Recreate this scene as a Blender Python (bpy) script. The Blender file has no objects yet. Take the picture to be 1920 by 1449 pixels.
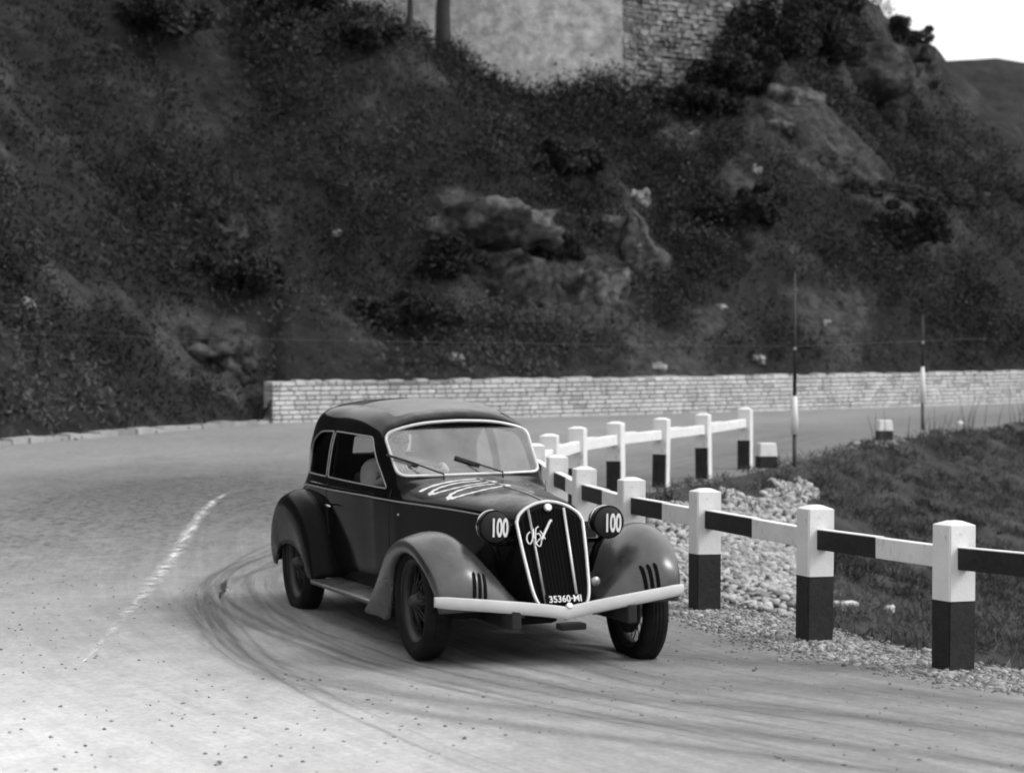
import bpy, bmesh, math, random
import numpy as np
from mathutils import Vector, Matrix
from mathutils.bvhtree import BVHTree
R = math.radians
random.seed(7)
rng = np.random.default_rng(11)
C = bpy.context.scene
COL = C.collection

# ------------------------------------------------------------ camera
H = 1.70; F = 4400.0                     # eye height, focal length in pixels of a 1920 px wide frame
cd = bpy.data.cameras.new('camera'); cam = bpy.data.objects.new('camera', cd); COL.objects.link(cam)
cd.sensor_width = 36; cd.lens = 36*F/1920; cd.clip_start = .1; cd.clip_end = 2000
cam.location = (0, 0, H); cam.rotation_euler = (R(90) - math.atan((724.5-687)/F), 0, 0)
cd.dof.use_dof = True; cd.dof.focus_distance = 14.4; cd.dof.aperture_fstop = 3.0
C.camera = cam
# ------------------------------------------------------------ light (overcast daylight, neutral: a black and white picture)
SUN_EL, SUN_AZ = R(43), R(96)           # azimuth clockwise from +Y
w = bpy.data.worlds.new('World'); C.world = w; w.use_nodes = True
nt = w.node_tree; nt.nodes.clear()
sky = nt.nodes.new('ShaderNodeTexSky'); sky.sky_type = 'NISHITA'; sky.sun_disc = False
sky.sun_elevation = SUN_EL; sky.sun_rotation = SUN_AZ; sky.air_density = 2.0; sky.dust_density = 6.0; sky.ozone_density = 1
bw = nt.nodes.new('ShaderNodeRGBToBW'); mx = nt.nodes.new('ShaderNodeMath'); mx.operation = 'MULTIPLY_ADD'
mx.inputs[1].default_value = .45; mx.inputs[2].default_value = 7.5
bg = nt.nodes.new('ShaderNodeBackground'); bg.inputs['Strength'].default_value = .112
wo = nt.nodes.new('ShaderNodeOutputWorld')
nt.links.new(sky.outputs[0], bw.inputs[0]); nt.links.new(bw.outputs[0], mx.inputs[0]); nt.links.new(mx.outputs[0], bg.inputs[0]); nt.links.new(bg.outputs[0], wo.inputs[0])
ld = bpy.data.lights.new('sun', 'SUN'); ld.energy = 1.35; ld.angle = R(22); ld.color = (1, 1, 1)
sun = bpy.data.objects.new('sun', ld); COL.objects.link(sun)
sdir = Vector((math.sin(SUN_AZ)*math.cos(SUN_EL), math.cos(SUN_AZ)*math.cos(SUN_EL), math.sin(SUN_EL)))
sun.rotation_euler = sdir.to_track_quat('Z', 'Y').to_euler()
vs = C.view_settings; vs.view_transform = 'Standard'; vs.look = 'None'; vs.exposure = 0.42; vs.gamma = 1
C.render.engine = 'CYCLES'
C.cycles.filter_width = 1.9

# ------------------------------------------------------------ helpers
def tag(o, label=None, cat=None, group=None, kind=None):
    if label: o['label'] = label
    if cat: o['category'] = cat
    if group: o['group'] = group
    if kind: o['kind'] = kind
    return o
def empty(name, loc=(0, 0, 0), rz=0, **k):
    o = bpy.data.objects.new(name, None); COL.objects.link(o); o.location = loc; o.rotation_euler = (0, 0, rz); o.empty_display_size = .2
    return tag(o, **k)
def mesh(name, V, Fc, mats=None, parent=None, smooth=False, loc=None, **k):
    me = bpy.data.meshes.new(name); me.from_pydata([tuple(v) for v in V], [], [tuple(f) for f in Fc]); me.update()
    return link(name, me, mats, parent, smooth, loc, **k)
def link(name, me, mats=None, parent=None, smooth=False, loc=None, **k):
    o = bpy.data.objects.new(name, me); COL.objects.link(o)
    if mats is not None:
        for m in (mats if isinstance(mats, (list, tuple)) else [mats]): me.materials.append(m)
    if smooth: me.polygons.foreach_set('use_smooth', [True]*len(me.polygons))
    if parent: o.parent = parent
    if loc is not None: o.location = loc
    return tag(o, **k)
def npmesh(name, V, Q, mats, smooth=False, **k):
    """fast mesh from numpy: V (n,3), Q (m,c)"""
    me = bpy.data.meshes.new(name); n, m, c = len(V), len(Q), Q.shape[1]
    me.vertices.add(n); me.vertices.foreach_set('co', np.asarray(V, np.float32).ravel())
    me.loops.add(m*c); me.loops.foreach_set('vertex_index', np.asarray(Q, np.int32).ravel())
    me.polygons.add(m); me.polygons.foreach_set('loop_start', np.arange(0, m*c, c, dtype=np.int32))
    me.update(calc_edges=True)
    me.validate()
    return link(name, me, mats, None, smooth, **k)
def bm_obj(name, bm, mats, parent=None, smooth=False, loc=None, **k):
    me = bpy.data.meshes.new(name); bm.to_mesh(me); bm.free()
    return link(name, me, mats, parent, smooth, loc, **k)
def box_bm(bm, c, s, rot=None, bev=0):
    M = Matrix.Translation(c) @ (rot or Matrix()) @ Matrix.Diagonal((s[0], s[1], s[2], 1))
    r = bmesh.ops.create_cube(bm, size=1, matrix=M)
    if bev:
        es = list({e for v in r['verts'] for e in v.link_edges})
        bmesh.ops.bevel(bm, geom=es, offset=bev, segments=2, affect='EDGES', profile=.6)
def tube(name, pts, r, mat, parent=None, n=8, closed=False, ry=None, up=None, **k):
    V, Fc = tube_geo(pts, r, n, closed, ry, up)
    return mesh(name, V, Fc, mat, parent, True, **k)
def tube_geo(pts, r, n=8, closed=False, ry=None, up=None):
    P = [Vector(p) for p in pts]; m = len(P); V = []; Fc = []
    prev = Vector(up) if up else None
    for i, p in enumerate(P):
        a = P[(i-1) % m] if (closed or i > 0) else P[0]; b = P[(i+1) % m] if (closed or i < m-1) else P[-1]
        t = (b-a).normalized()
        ref = prev if prev is not None else (Vector((0, 0, 1)) if abs(t.z) < .9 else Vector((1, 0, 0)))
        s = t.cross(ref)
        if s.length < 1e-6: s = t.orthogonal()
        s.normalize(); u = s.cross(t).normalized()
        if not up: prev = u
        rr = r[i] if isinstance(r, (list, tuple)) else r
        r2 = (ry if ry is not None else rr)
        for j in range(n):
            an = 2*math.pi*j/n; V.append(p + s*math.cos(an)*rr + u*math.sin(an)*r2)
    L = m if closed else m-1
    for i in range(L):
        for j in range(n):
            a = i*n+j; b = i*n+(j+1) % n; c = ((i+1) % m)*n+(j+1) % n; d = ((i+1) % m)*n+j
            Fc.append((a, b, c, d))
    if not closed:
        Fc.append(tuple(range(n))[::-1]); Fc.append(tuple((m-1)*n+j for j in range(n)))
    return V, Fc
def lathe_geo(prof, n=40, axis='y'):
    """prof: (radius, along-axis)"""
    V = []; Fc = []
    for r, a in prof:
        for j in range(n):
            t = 2*math.pi*j/n; c, s = math.cos(t)*r, math.sin(t)*r
            V.append((c, a, s) if axis == 'y' else ((a, c, s) if axis == 'x' else (c, s, a)))
    for i in range(len(prof)-1):
        for j in range(n):
            Fc.append((i*n+j, i*n+(j+1) % n, (i+1)*n+(j+1) % n, (i+1)*n+j))
    return V, Fc
def recalc(o):
    bm = bmesh.new(); bm.from_mesh(o.data); bmesh.ops.recalc_face_normals(bm, faces=bm.faces); bm.to_mesh(o.data); bm.free(); return o

# value noise
def _h(ix, iy, iz, seed):
    n = (ix*374761393 + iy*668265263 + iz*2147483647 + seed*1274126177) & 0xffffffff
    n = ((n ^ (n >> 13)) * 1274126177) & 0xffffffff
    n = ((n ^ (n >> 16)) * 2246822519) & 0xffffffff
    return ((n ^ (n >> 15)) & 0xffff)/65535.0
def vnoise(x, y, z=0.0, seed=0):
    x = np.asarray(x, float); y = np.asarray(y, float); z = np.asarray(z, float) + 0*x
    ix, iy, iz = np.floor(x).astype(np.int64), np.floor(y).astype(np.int64), np.floor(z).astype(np.int64)
    fx, fy, fz = x-ix, y-iy, z-iz
    fx, fy, fz = fx*fx*(3-2*fx), fy*fy*(3-2*fy), fz*fz*(3-2*fz); r = 0
    for a in (0, 1):
        for b in (0, 1):
            for c in (0, 1):
                r = r + _h(ix+a, iy+b, iz+c, seed)*(fx if a else 1-fx)*(fy if b else 1-fy)*(fz if c else 1-fz)
    return r*2-1
def fbm(x, y, z=0.0, o=4, seed=0):
    s = 0; a = 1; t = 0
    for i in range(o): s = s + a*vnoise(x*2**i, y*2**i, np.asarray(z)*2**i, seed+i*17); t += a; a *= .5
    return s/t
def sstep(a, b, x):
    t = np.clip((x-a)/(b-a), 0, 1); return t*t*(3-2*t)

# ------------------------------------------------------------ materials
def mat(name, col=.5, rough=.7, spec=.5, coat=0, coat_r=.05, metal=0, var=0, vscale=8, bump=0, bscale=40, detail=6, attr=None, alpha_fn=None):
    m = bpy.data.materials.new(name); m.use_nodes = True; t = m.node_tree; b = t.nodes['Principled BSDF']
    b.inputs['Base Color'].default_value = (col, col, col, 1); b.inputs['Roughness'].default_value = rough
    b.inputs['Specular IOR Level'].default_value = spec; b.inputs['Metallic'].default_value = metal
    b.inputs['Coat Weight'].default_value = coat; b.inputs['Coat Roughness'].default_value = coat_r
    tc = t.nodes.new('ShaderNodeTexCoord')
    if var or attr:
        n = t.nodes.new('ShaderNodeTexNoise'); n.inputs['Scale'].default_value = vscale; n.inputs['Detail'].default_value = detail; n.inputs['Roughness'].default_value = .65
        t.links.new(tc.outputs['Object'], n.inputs['Vector'])
        r = t.nodes.new('ShaderNodeMapRange'); r.inputs[1].default_value = .3; r.inputs[2].default_value = .7
        r.inputs[3].default_value = max(col*(1-var), 0); r.inputs[4].default_value = col*(1+var)
        t.links.new(n.outputs['Fac'], r.inputs[0]); last = r.outputs[0]
        if attr:
            a = t.nodes.new('ShaderNodeAttribute'); a.attribute_name = attr
            q = t.nodes.new('ShaderNodeMath'); q.operation = 'MULTIPLY'; t.links.new(last, q.inputs[0]); t.links.new(a.outputs['Fac'], q.inputs[1]); last = q.outputs[0]
        t.links.new(last, b.inputs['Base Color'])
    if bump:
        n2 = t.nodes.new('ShaderNodeTexNoise'); n2.inputs['Scale'].default_value = bscale; n2.inputs['Detail'].default_value = 8
        t.links.new(tc.outputs['Object'], n2.inputs['Vector'])
        bp = t.nodes.new('ShaderNodeBump'); bp.inputs['Strength'].default_value = bump; bp.inputs['Distance'].default_value = .02
        t.links.new(n2.outputs['Fac'], bp.inputs['Height']); t.links.new(bp.outputs[0], b.inputs['Normal'])
    return m
def N(t, typ, **k):
    n = t.nodes.new(typ)
    for a, v in k.items(): setattr(n, a, v)
    return n
def glass_mat(name, refl, tint=.8, rough=.03):
    m = bpy.data.materials.new(name); m.use_nodes = True; t = m.node_tree; t.nodes.clear()
    o = N(t, 'ShaderNodeOutputMaterial'); g = N(t, 'ShaderNodeBsdfGlossy'); tr = N(t, 'ShaderNodeBsdfTransparent'); mi = N(t, 'ShaderNodeMixShader')
    g.inputs['Roughness'].default_value = rough; g.inputs['Color'].default_value = (1, 1, 1, 1); tr.inputs['Color'].default_value = (tint, tint, tint, 1)
    n = N(t, 'ShaderNodeTexNoise'); n.inputs['Scale'].default_value = 5; n.inputs['Detail'].default_value = 4
    tc = N(t, 'ShaderNodeTexCoord'); t.links.new(tc.outputs['Object'], n.inputs['Vector'])
    r = N(t, 'ShaderNodeMapRange'); r.inputs[1].default_value = .3; r.inputs[2].default_value = .7; r.inputs[3].default_value = refl*.8; r.inputs[4].default_value = refl*1.2
    t.links.new(n.outputs['Fac'], r.inputs[0]); t.links.new(r.outputs[0], mi.inputs['Fac'])
    t.links.new(tr.outputs[0], mi.inputs[1]); t.links.new(g.outputs[0], mi.inputs[2]); t.links.new(mi.outputs[0], o.inputs['Surface'])
    return m
def paint_mat(name, col, dust, rough=.2, top=0, spec=.5):
    """gloss paint with a thin uneven coat of road dust; top paints sky sheen on up-facing faces"""
    m = bpy.data.materials.new(name); m.use_nodes = True; t = m.node_tree; b = t.nodes['Principled BSDF']
    tc = N(t, 'ShaderNodeTexCoord'); n = N(t, 'ShaderNodeTexNoise'); n.inputs['Scale'].default_value = 3.2; n.inputs['Detail'].default_value = 8; n.inputs['Roughness'].default_value = .7
    t.links.new(tc.outputs['Object'], n.inputs['Vector'])
    r = N(t, 'ShaderNodeMapRange'); r.inputs[1].default_value = .35; r.inputs[2].default_value = .75; r.inputs[3].default_value = col; r.inputs[4].default_value = col+dust
    t.links.new(n.outputs['Fac'], r.inputs[0])
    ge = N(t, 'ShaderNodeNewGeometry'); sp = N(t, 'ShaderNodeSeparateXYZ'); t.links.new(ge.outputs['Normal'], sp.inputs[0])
    u = N(t, 'ShaderNodeMapRange'); u.inputs[1].default_value = .80; u.inputs[2].default_value = 1; u.inputs[3].default_value = 0; u.inputs[4].default_value = top; t.links.new(sp.outputs[2], u.inputs[0])  # up-facing faces painted lighter, standing in for the sky's reflection
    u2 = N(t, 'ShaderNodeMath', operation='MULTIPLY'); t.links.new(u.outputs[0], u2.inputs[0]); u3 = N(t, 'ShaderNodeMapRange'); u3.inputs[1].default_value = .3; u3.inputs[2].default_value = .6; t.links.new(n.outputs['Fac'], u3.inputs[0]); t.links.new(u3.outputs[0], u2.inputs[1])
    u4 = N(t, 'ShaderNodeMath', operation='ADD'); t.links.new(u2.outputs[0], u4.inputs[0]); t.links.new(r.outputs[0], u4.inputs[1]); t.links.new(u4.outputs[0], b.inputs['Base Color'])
    b.inputs['Specular IOR Level'].default_value = spec
    q = N(t, 'ShaderNodeMapRange'); q.inputs[1].default_value = .35; q.inputs[2].default_value = .75; q.inputs[3].default_value = rough; q.inputs[4].default_value = rough+.16
    t.links.new(n.outputs['Fac'], q.inputs[0]); t.links.new(q.outputs[0], b.inputs['Roughness'])
    b.inputs['Coat Weight'].default_value = 0
    return m
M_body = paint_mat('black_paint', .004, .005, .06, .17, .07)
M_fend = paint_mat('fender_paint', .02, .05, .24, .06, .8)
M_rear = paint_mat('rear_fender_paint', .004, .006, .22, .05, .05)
M_dark = mat('dark_metal', .02, .6, var=.4)
M_under = mat('underbody', .012, .9)
M_chrome = mat('chrome', .72, .22, metal=1, var=.08, vscale=20)
M_trim = mat('bright_trim', .54, .35, metal=.3, var=.1, vscale=30)
M_trimdim = mat('dull_trim', .3, .4, metal=.6, var=.2, vscale=30)
M_bump = mat('bumper_paint', .45, .35, spec=.6, var=.08, vscale=6)
M_tyre = mat('rubber', .010, .9, spec=.15, var=.5, vscale=14, bump=.3, bscale=60)
M_rim = mat('wheel_paint', .02, .5, metal=.1, var=.3)
M_grille = mat('grille_mesh', .004, .8, spec=.05)
M_white = mat('number_paint', .62, .55, var=.06, vscale=30)
M_glass = glass_mat('windscreen_glass', .10, .90)
M_glass2 = glass_mat('side_glass', .035, .7)
M_seat = mat('seat_leather', .05, .6, var=.3)
M_skin = mat('skin', .48, .6, var=.08)
M_cloth = mat('overalls', .62, .9, var=.12, vscale=12)
M_cap = mat('cap_cloth', .62, .9, var=.05)
def post_mat(name, col, wear):
    m = mat(name, col, .62, var=.08, vscale=4, bump=.12, bscale=70); t = m.node_tree; b = t.nodes['Principled BSDF']; old = b.inputs['Base Color'].links[0].from_socket
    tc = N(t, 'ShaderNodeTexCoord'); n1 = N(t, 'ShaderNodeTexNoise'); n1.inputs['Scale'].default_value = 16; n1.inputs['Detail'].default_value = 9; n1.inputs['Roughness'].default_value = .75
    mp = N(t, 'ShaderNodeMapping'); mp.inputs['Scale'].default_value = (1, 1, .45); t.links.new(tc.outputs['Object'], mp.inputs['Vector']); t.links.new(mp.outputs[0], n1.inputs['Vector'])
    r = N(t, 'ShaderNodeMapRange'); r.inputs[1].default_value = .57; r.inputs[2].default_value = .68; r.inputs[3].default_value = 1; r.inputs[4].default_value = .55; t.links.new(n1.outputs['Fac'], r.inputs[0])
    q = N(t, 'ShaderNodeMath', operation='MULTIPLY'); t.links.new(old, q.inputs[0]); t.links.new(r.outputs[0], q.inputs[1]); t.links.new(q.outputs[0], b.inputs['Base Color'])
    return m
M_pw = post_mat('white_paint', .63, 0)
M_pb = mat('black_tar_paint', .014, .7, spec=.3, var=.5, vscale=18, bump=.2, bscale=60)

# ------------------------------------------------------------ plan of the place
NEAR = [(2.53, 13.45), (1.915, 14.86), (1.357, 16.54), (.91, 17.96), (.60, 19.7), (.40, 21.3)]
FAR = [(.39, 24.0), (.72, 25.6), (1.21, 27.3), (1.84, 29.0), (2.51, 30.7), (3.24, 32.6)]
RAIL = [(9.5, -.8), (6.0, 6.4), (3.9, 10.65), (3.2, 12.06)] + NEAR + [(.22, 22.7)] + FAR + [(4.1, 35.0), (6.55, 41.2), (10.9, 50.0), (20, 66), (40, 100)]
OUT = [(-13, -30), (-14, 5), (-14, 15), (-12.8, 25), (-10.8, 33), (-8.4, 38.5), (-6.5, 43.5), (-4.9, 47.9), (0, 51.0), (6, 55.6), (13.6, 62.3), (22, 71), (60, 112)]
def pl_dist(X, Y, P):
    """signed distance (positive to the right of the walking direction) and arc length"""
    X = np.asarray(X, float); Y = np.asarray(Y, float)
    best = np.full(X.shape, 1e9); sg = np.ones(X.shape); arc = np.zeros(X.shape); L = 0
    for (ax, ay), (bx, by) in zip(P[:-1], P[1:]):
        dx, dy = bx-ax, by-ay; l = math.hypot(dx, dy)
        t = np.clip(((X-ax)*dx+(Y-ay)*dy)/(l*l), 0, 1)
        qx, qy = ax+t*dx-X, ay+t*dy-Y; d = np.hypot(qx, qy)
        cr = -(dx*(Y-ay)-dy*(X-ax))
        m = d < best-1e-9
        best = np.where(m, d, best); sg = np.where(m, np.sign(cr), sg); arc = np.where(m, L+t*l, arc); L += l
    return best*sg, arc
def road_h(X, Y):
    X = np.asarray(X, float); Y = np.asarray(Y, float); lean = np.interp(X, [-3, -1.5, -.5, .3, .85, 1.3, 1.9], [0, .0, .0, 0, -.04, -.03, 0])*np.exp(-((Y-14.0)/1.9)**2)
    h = np.interp(Y, [-30, 11, 14, 16, 20, 21.5, 24, 26, 30, 38.5, 47.9, 62.3, 100], [0, 0, -.045, -.01, .01, .05, .16, .20, .22, .40, .545, .737, 1.3])
    return h + lean
ST = [(1.69, 13.0), (1.99, 15.3), (2.77, 21.5), (3.5, 27), (4.05, 31.5), (4.3, 34)]       # right-hand edge of the rubble apron
def ground_h(X, Y, rough=True):
    d, a = pl_dist(X, Y, RAIL)
    h = road_h(X, Y)
    near = sstep(24, 20, Y)
    dip = np.clip(d-.38, 0, 99)*(.55+.75*near); dip = 2.1*(1-np.exp(-dip/2.1))*1.0
    h = h - np.where(d > 0, dip, 0)
    if rough: h = h + np.where(d > .25, 1, 0)*sstep(.25, 1, d)*(.07*fbm(X*1.1, Y*1.1, 0, 4, 3)+.10*fbm(X*.35, Y*.35, 0, 2, 5))
    return h, d, a
# hill behind
PXL = [-9000, -4000, -1200, -200, 600, 640, 850, 1000, 1165, 1300, 1460, 1700, 2000, 3500]
LY = [-3500, -2200, -900, -330, -70, 25, 75, 120, 160, 130, 60, 330, 340, 500]  # far-left values raise the unseen hill to keep sky light off the car
PXR = [-4000, 1280, 1430, 1740, 1800, 1850, 1910, 1980, 2160, 3500]
RY = [-260, -260, -220, -40, 62, 130, 190, 262, 420, 700]
def hill_h(X, Y, rough=True):
    d, a = pl_dist(X, Y, OUT); d = -d
    Yc = np.maximum(Y, 5); px = 960+F*X/Yc
    Yw = np.interp(px, [-3000, 0, 510, 960, 1450, 1920, 3500], [22, 38.5, 47.9, 51, 56, 62.3, 80])
    zb = road_h(X, Y)
    onwall = sstep(-5.2, -4.7, X)*sstep(44, 46, Y)*(1-sstep(.6, 4.0, d))
    z1 = zb + .82*onwall + np.interp(px, [1180, 1300, 1400, 1700, 2000], [1.12, 1.22, 1.55, 1.5, 1.12])*np.clip(d-.25, 0, 99)
    zl = H+(687-np.interp(px, PXL, LY))/F*(Yw+7)
    k = .5; hmin = lambda p, q: (p+q-np.sqrt((p-q)**2+k*k))/2
    z = hmin(z1, zl + .03*(d-7))
    zr = H+(687-np.interp(px, PXR, RY))/F*(Yw+14)
    up = sstep(1300, 1430, px)
    z2 = hmin(zl + 1.0*(d-9.5), zr - .02*(d-15))
    z = np.where(up > 0, np.maximum(z, z*(1-up)+up*np.maximum(z2, z)), z)
    z = np.where(px > 1690, np.minimum(z, np.maximum(zr, zb)), z)
    if rough:
        am = sstep(.2, 2.5, d)
        z = z + am*(1.05*fbm(X*.30, Y*.30, 0, 4, 21) + .28*np.abs(fbm(X*1.1, Y*1.1, z*.8, 4, 31)) )
    return z, d
def hill_hit(px, py):
    """where the view through that point of the picture meets the hillside"""
    dx, dz = (px-960)/F, (687-py)/F
    Y = np.arange(20, 140, .08); z, d = hill_h(dx*Y, Y, True)
    i = np.where((H+dz*Y < z) & (d > .3))[0]
    while not len(i) and py < 600: py += 6; dz = (687-py)/F; i = np.where((H+dz*Y < z) & (d > .3))[0]
    y = Y[i[0]] if len(i) else 75.0
    return Vector((dx*y, y, H+dz*y))

# ------------------------------------------------------------ road and ground sheets
def axis(segs):
    out = []
    for a, b, s in segs: out += list(np.arange(a, b-1e-6, s))
    out.append(segs[-1][1]); return np.array(out)
xs = axis([(-45, -16, 3), (-16, -5, .5), (-5, 6, .085), (6, 14, .3), (14, 60, 3)])
ys = axis([(-25, 8, 1.5), (8, 36, .10), (36, 64, .4), (64, 110, 3)])
GX, GY = np.meshgrid(xs, ys); gh, gd, ga = ground_h(GX, GY)
do, _ = pl_dist(GX, GY, OUT)
gh = np.where(do < -.3, np.minimum(gh, gh - .5*np.clip(-do-.3, 0, 1)), gh)
nx, ny = len(xs), len(ys)
V = np.stack([GX.ravel(), GY.ravel(), gh.ravel()], 1)
I = np.arange(nx*ny).reshape(ny, nx)
Q = np.stack([I[:-1, :-1].ravel(), I[:-1, 1:].ravel(), I[1:, 1:].ravel(), I[1:, :-1].ravel()], 1)
fd = gd.ravel()[Q].mean(1)
def submesh(name, Q, m, **k):
    u, inv = np.unique(Q, return_inverse=True)
    o = npmesh(name, V[u], inv.reshape(Q.shape), m, True, **k)
    at = o.data.attributes.new('flow', 'FLOAT_VECTOR', 'POINT')
    fl = np.stack([gd.ravel()[u], ga.ravel()[u], 0*gd.ravel()[u]], 1)
    at.data.foreach_set('vector', fl.astype(np.float32).ravel())
    return o
# road material: pale rolled dust with wheel-swept streaks that follow the bend
m = bpy.data.materials.new('dusty_road'); m.use_nodes = True; t = m.node_tree; b = t.nodes['Principled BSDF']; b.inputs['Roughness'].default_value = .92; b.inputs['Specular IOR Level'].default_value = .15
tc = N(t, 'ShaderNodeTexCoord'); at = N(t, 'ShaderNodeAttribute', attribute_name='flow')
def nz(src, sc, scale, det=5, rg=.6):
    mp = N(t, 'ShaderNodeMapping'); mp.inputs['Scale'].default_value = sc; t.links.new(src, mp.inputs['Vector'])
    n = N(t, 'ShaderNodeTexNoise'); n.inputs['Scale'].default_value = scale; n.inputs['Detail'].default_value = det; n.inputs['Roughness'].default_value = rg
    t.links.new(mp.outputs[0], n.inputs['Vector']); return n.outputs['Fac']
def mr(src, a, b2, c, d):
    r = N(t, 'ShaderNodeMapRange'); t.links.new(src, r.inputs[0])
    for i, v in zip((1, 2, 3, 4), (a, b2, c, d)): r.inputs[i].default_value = v
    return r.outputs[0]
def mul(p, q):
    n = N(t, 'ShaderNodeMath', operation='MULTIPLY'); t.links.new(p, n.inputs[0]); t.links.new(q, n.inputs[1]); return n.outputs[0]
def add(p, q, op='ADD'):
    n = N(t, 'ShaderNodeMath', operation=op)
    t.links.new(p, n.inputs[0])
    if isinstance(q, (int, float)): n.inputs[1].default_value = q
    else: t.links.new(q, n.inputs[1])
    return n.outputs[0]
obj = tc.outputs['Object']
sf = N(t, 'ShaderNodeSeparateXYZ'); t.links.new(at.outputs['Vector'], sf.inputs[0])
big = mr(nz(obj, (1, .5, 1), .35, 4), .3, .7, .86, 1.12)
inside = mr(sf.outputs[0], -5.5, -2.0, .25, 1)
streak = mr(nz(at.outputs['Vector'], (5, .12, 1), 1.2, 6, .7), .3, .7, .80, 1.16)
fine_st = mr(nz(at.outputs['Vector'], (22, .35, 1), 1.0, 3, .6), .3, .7, .88, 1.10)
grit = mr(nz(obj, (1, 1, 1), 24, 8, .8), .28, .72, .70, 1.26)
grit2 = mr(nz(obj, (1, .6, 1), 5, 6, .75), .3, .7, .86, 1.14)
sx = N(t, 'ShaderNodeSeparateXYZ'); t.links.new(obj, sx.inputs[0])
def blob(cx, cy, rx, ry, nsc, ns=.55):
    """a stained patch: 0 outside .. 1 in the middle, with a broken edge"""
    ax = add(sx.outputs[0], -cx); ax = add(ax, 1/rx, 'MULTIPLY'); ay = add(sx.outputs[1], -cy); ay = add(ay, 1/ry, 'MULTIPLY')
    r2 = add(add(ax, ax, 'MULTIPLY'), add(ay, ay, 'MULTIPLY')); r = add(r2, .5, 'POWER')
    r = add(r, mr(nz(obj, (1, .5, 1), nsc, 5, .7), 0, 1, -ns, ns))
    return mr(r, .35, 1.15, 1, 0)
b1 = blob(-4.1, 26.5, 3.0, 8.5, 1.0); b2 = blob(-1.2, 30, 4.5, 5.0, .8)
speck = mr(nz(obj, (1, .6, 1), 11, 5, .8), .48, .60, 1.05, .42)
one = N(t, 'ShaderNodeValue'); one.outputs[0].default_value = 1
def mixf(f, a, c):
    n = N(t, 'ShaderNodeMix', data_type='FLOAT'); t.links.new(f, n.inputs[0]); 
    for i, v in ((2, a), (3, c)):
        if isinstance(v, (int, float)): n.inputs[i].default_value = v
        else: t.links.new(v, n.inputs[i])
    return n.outputs[0]
stain = mul(mixf(b1, 1.0, add(speck, .60, 'MULTIPLY')), mixf(b2, 1.0, .84))
pale = blob(-3.2, 9.5, 3.0, 4.5, .6, .3)
# paler dust on the outside of the bend, greyer worn surface inside it and on the far leg
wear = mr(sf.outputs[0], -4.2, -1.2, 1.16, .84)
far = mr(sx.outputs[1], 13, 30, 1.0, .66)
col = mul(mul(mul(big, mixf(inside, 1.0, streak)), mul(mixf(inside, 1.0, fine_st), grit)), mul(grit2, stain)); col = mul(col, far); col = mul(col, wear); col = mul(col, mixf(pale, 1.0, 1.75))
c0 = N(t, 'ShaderNodeValue'); c0.outputs[0].default_value = .268
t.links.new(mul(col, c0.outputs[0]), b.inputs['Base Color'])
bp = N(t, 'ShaderNodeBump'); bp.inputs['Strength'].default_value = .55; bp.inputs['Distance'].default_value = .012
t.links.new(add(nz(obj, (1, 1, 1), 30, 8, .7), mr(nz(at.outputs['Vector'], (9, .2, 1), 1, 4), 0, 1, 0, .7)), bp.inputs['Height']); t.links.new(bp.outputs[0], b.inputs['Normal'])
M_road = m
M_bank = mat('bank_soil', .035, .95, spec=.1, var=.6, vscale=1.6, bump=.8, bscale=9)
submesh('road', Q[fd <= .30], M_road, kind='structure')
submesh('embankment', Q[fd > .30], M_bank, kind='structure')
s = 900
mesh('ground', [(-s, -s, -3.2), (s, -s, -3.2), (s, s, -3.2), (-s, s, -3.2)], [(0, 1, 2, 3)], mat('ground_soil', .06, .95, var=.4, vscale=.2), kind='structure')

# ribbons lying on the road
def ribbon(name, pts, wd, m, lift=.005, **k):
    P = np.array(pts, float); n = 90
    tt = np.linspace(0, len(P)-1, n); ii = np.arange(len(P))
    def cr(c):
        out = []
        for q in tt:
            i = min(int(q), len(P)-2); f = q-i; p0, p1, p2, p3 = c[max(i-1, 0)], c[i], c[i+1], c[min(i+2, len(P)-1)]
            out.append(.5*((2*p1)+(-p0+p2)*f+(2*p0-5*p1+4*p2-p3)*f*f+(-p0+3*p1-3*p2+p3)*f**3))
        return np.array(out)
    X, Y = cr(P[:, 0]), cr(P[:, 1]); tx, ty = np.gradient(X), np.gradient(Y); l = np.hypot(tx, ty); nxx, nyy = -ty/l, tx/l
    W = wd*(.5+.22*fbm(np.arange(n)*.35, np.zeros(n), 0, 3, len(name)+int(P[0, 0]*9)))
    W = W*np.clip(np.minimum(np.arange(n), n-1-np.arange(n))/26.0, .03, 1)
    Vv = []; 
    for i in range(n):
        for sgn in (-1, 0, 1):
            x, y = X[i]+sgn*nxx[i]*W[i], Y[i]+sgn*nyy[i]*W[i]
            Vv.append((x, y, float(road_h(x, y))+lift))
    Fc = [(i*3+j, i*3+j+1, (i+1)*3+j+1, (i+1)*3+j) for i in range(n-1) for j in (0, 1)]
    o = mesh(name, Vv, Fc, m, None, True, **k); at_ = o.data.attributes.new('core', 'FLOAT', 'POINT'); at_.data.foreach_set('value', [0., 1., 0.]*n); a2 = o.data.attributes.new('lane', 'FLOAT_VECTOR', 'POINT'); sl = np.concatenate([[0], np.cumsum(np.hypot(np.diff(X), np.diff(Y)))]); a2.data.foreach_set('vector', [float(c_) for i_ in range(n) for q_ in (-1, 0, 1) for c_ in (sl[i_], q_*wd, P[0, 0])]); return o
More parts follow.
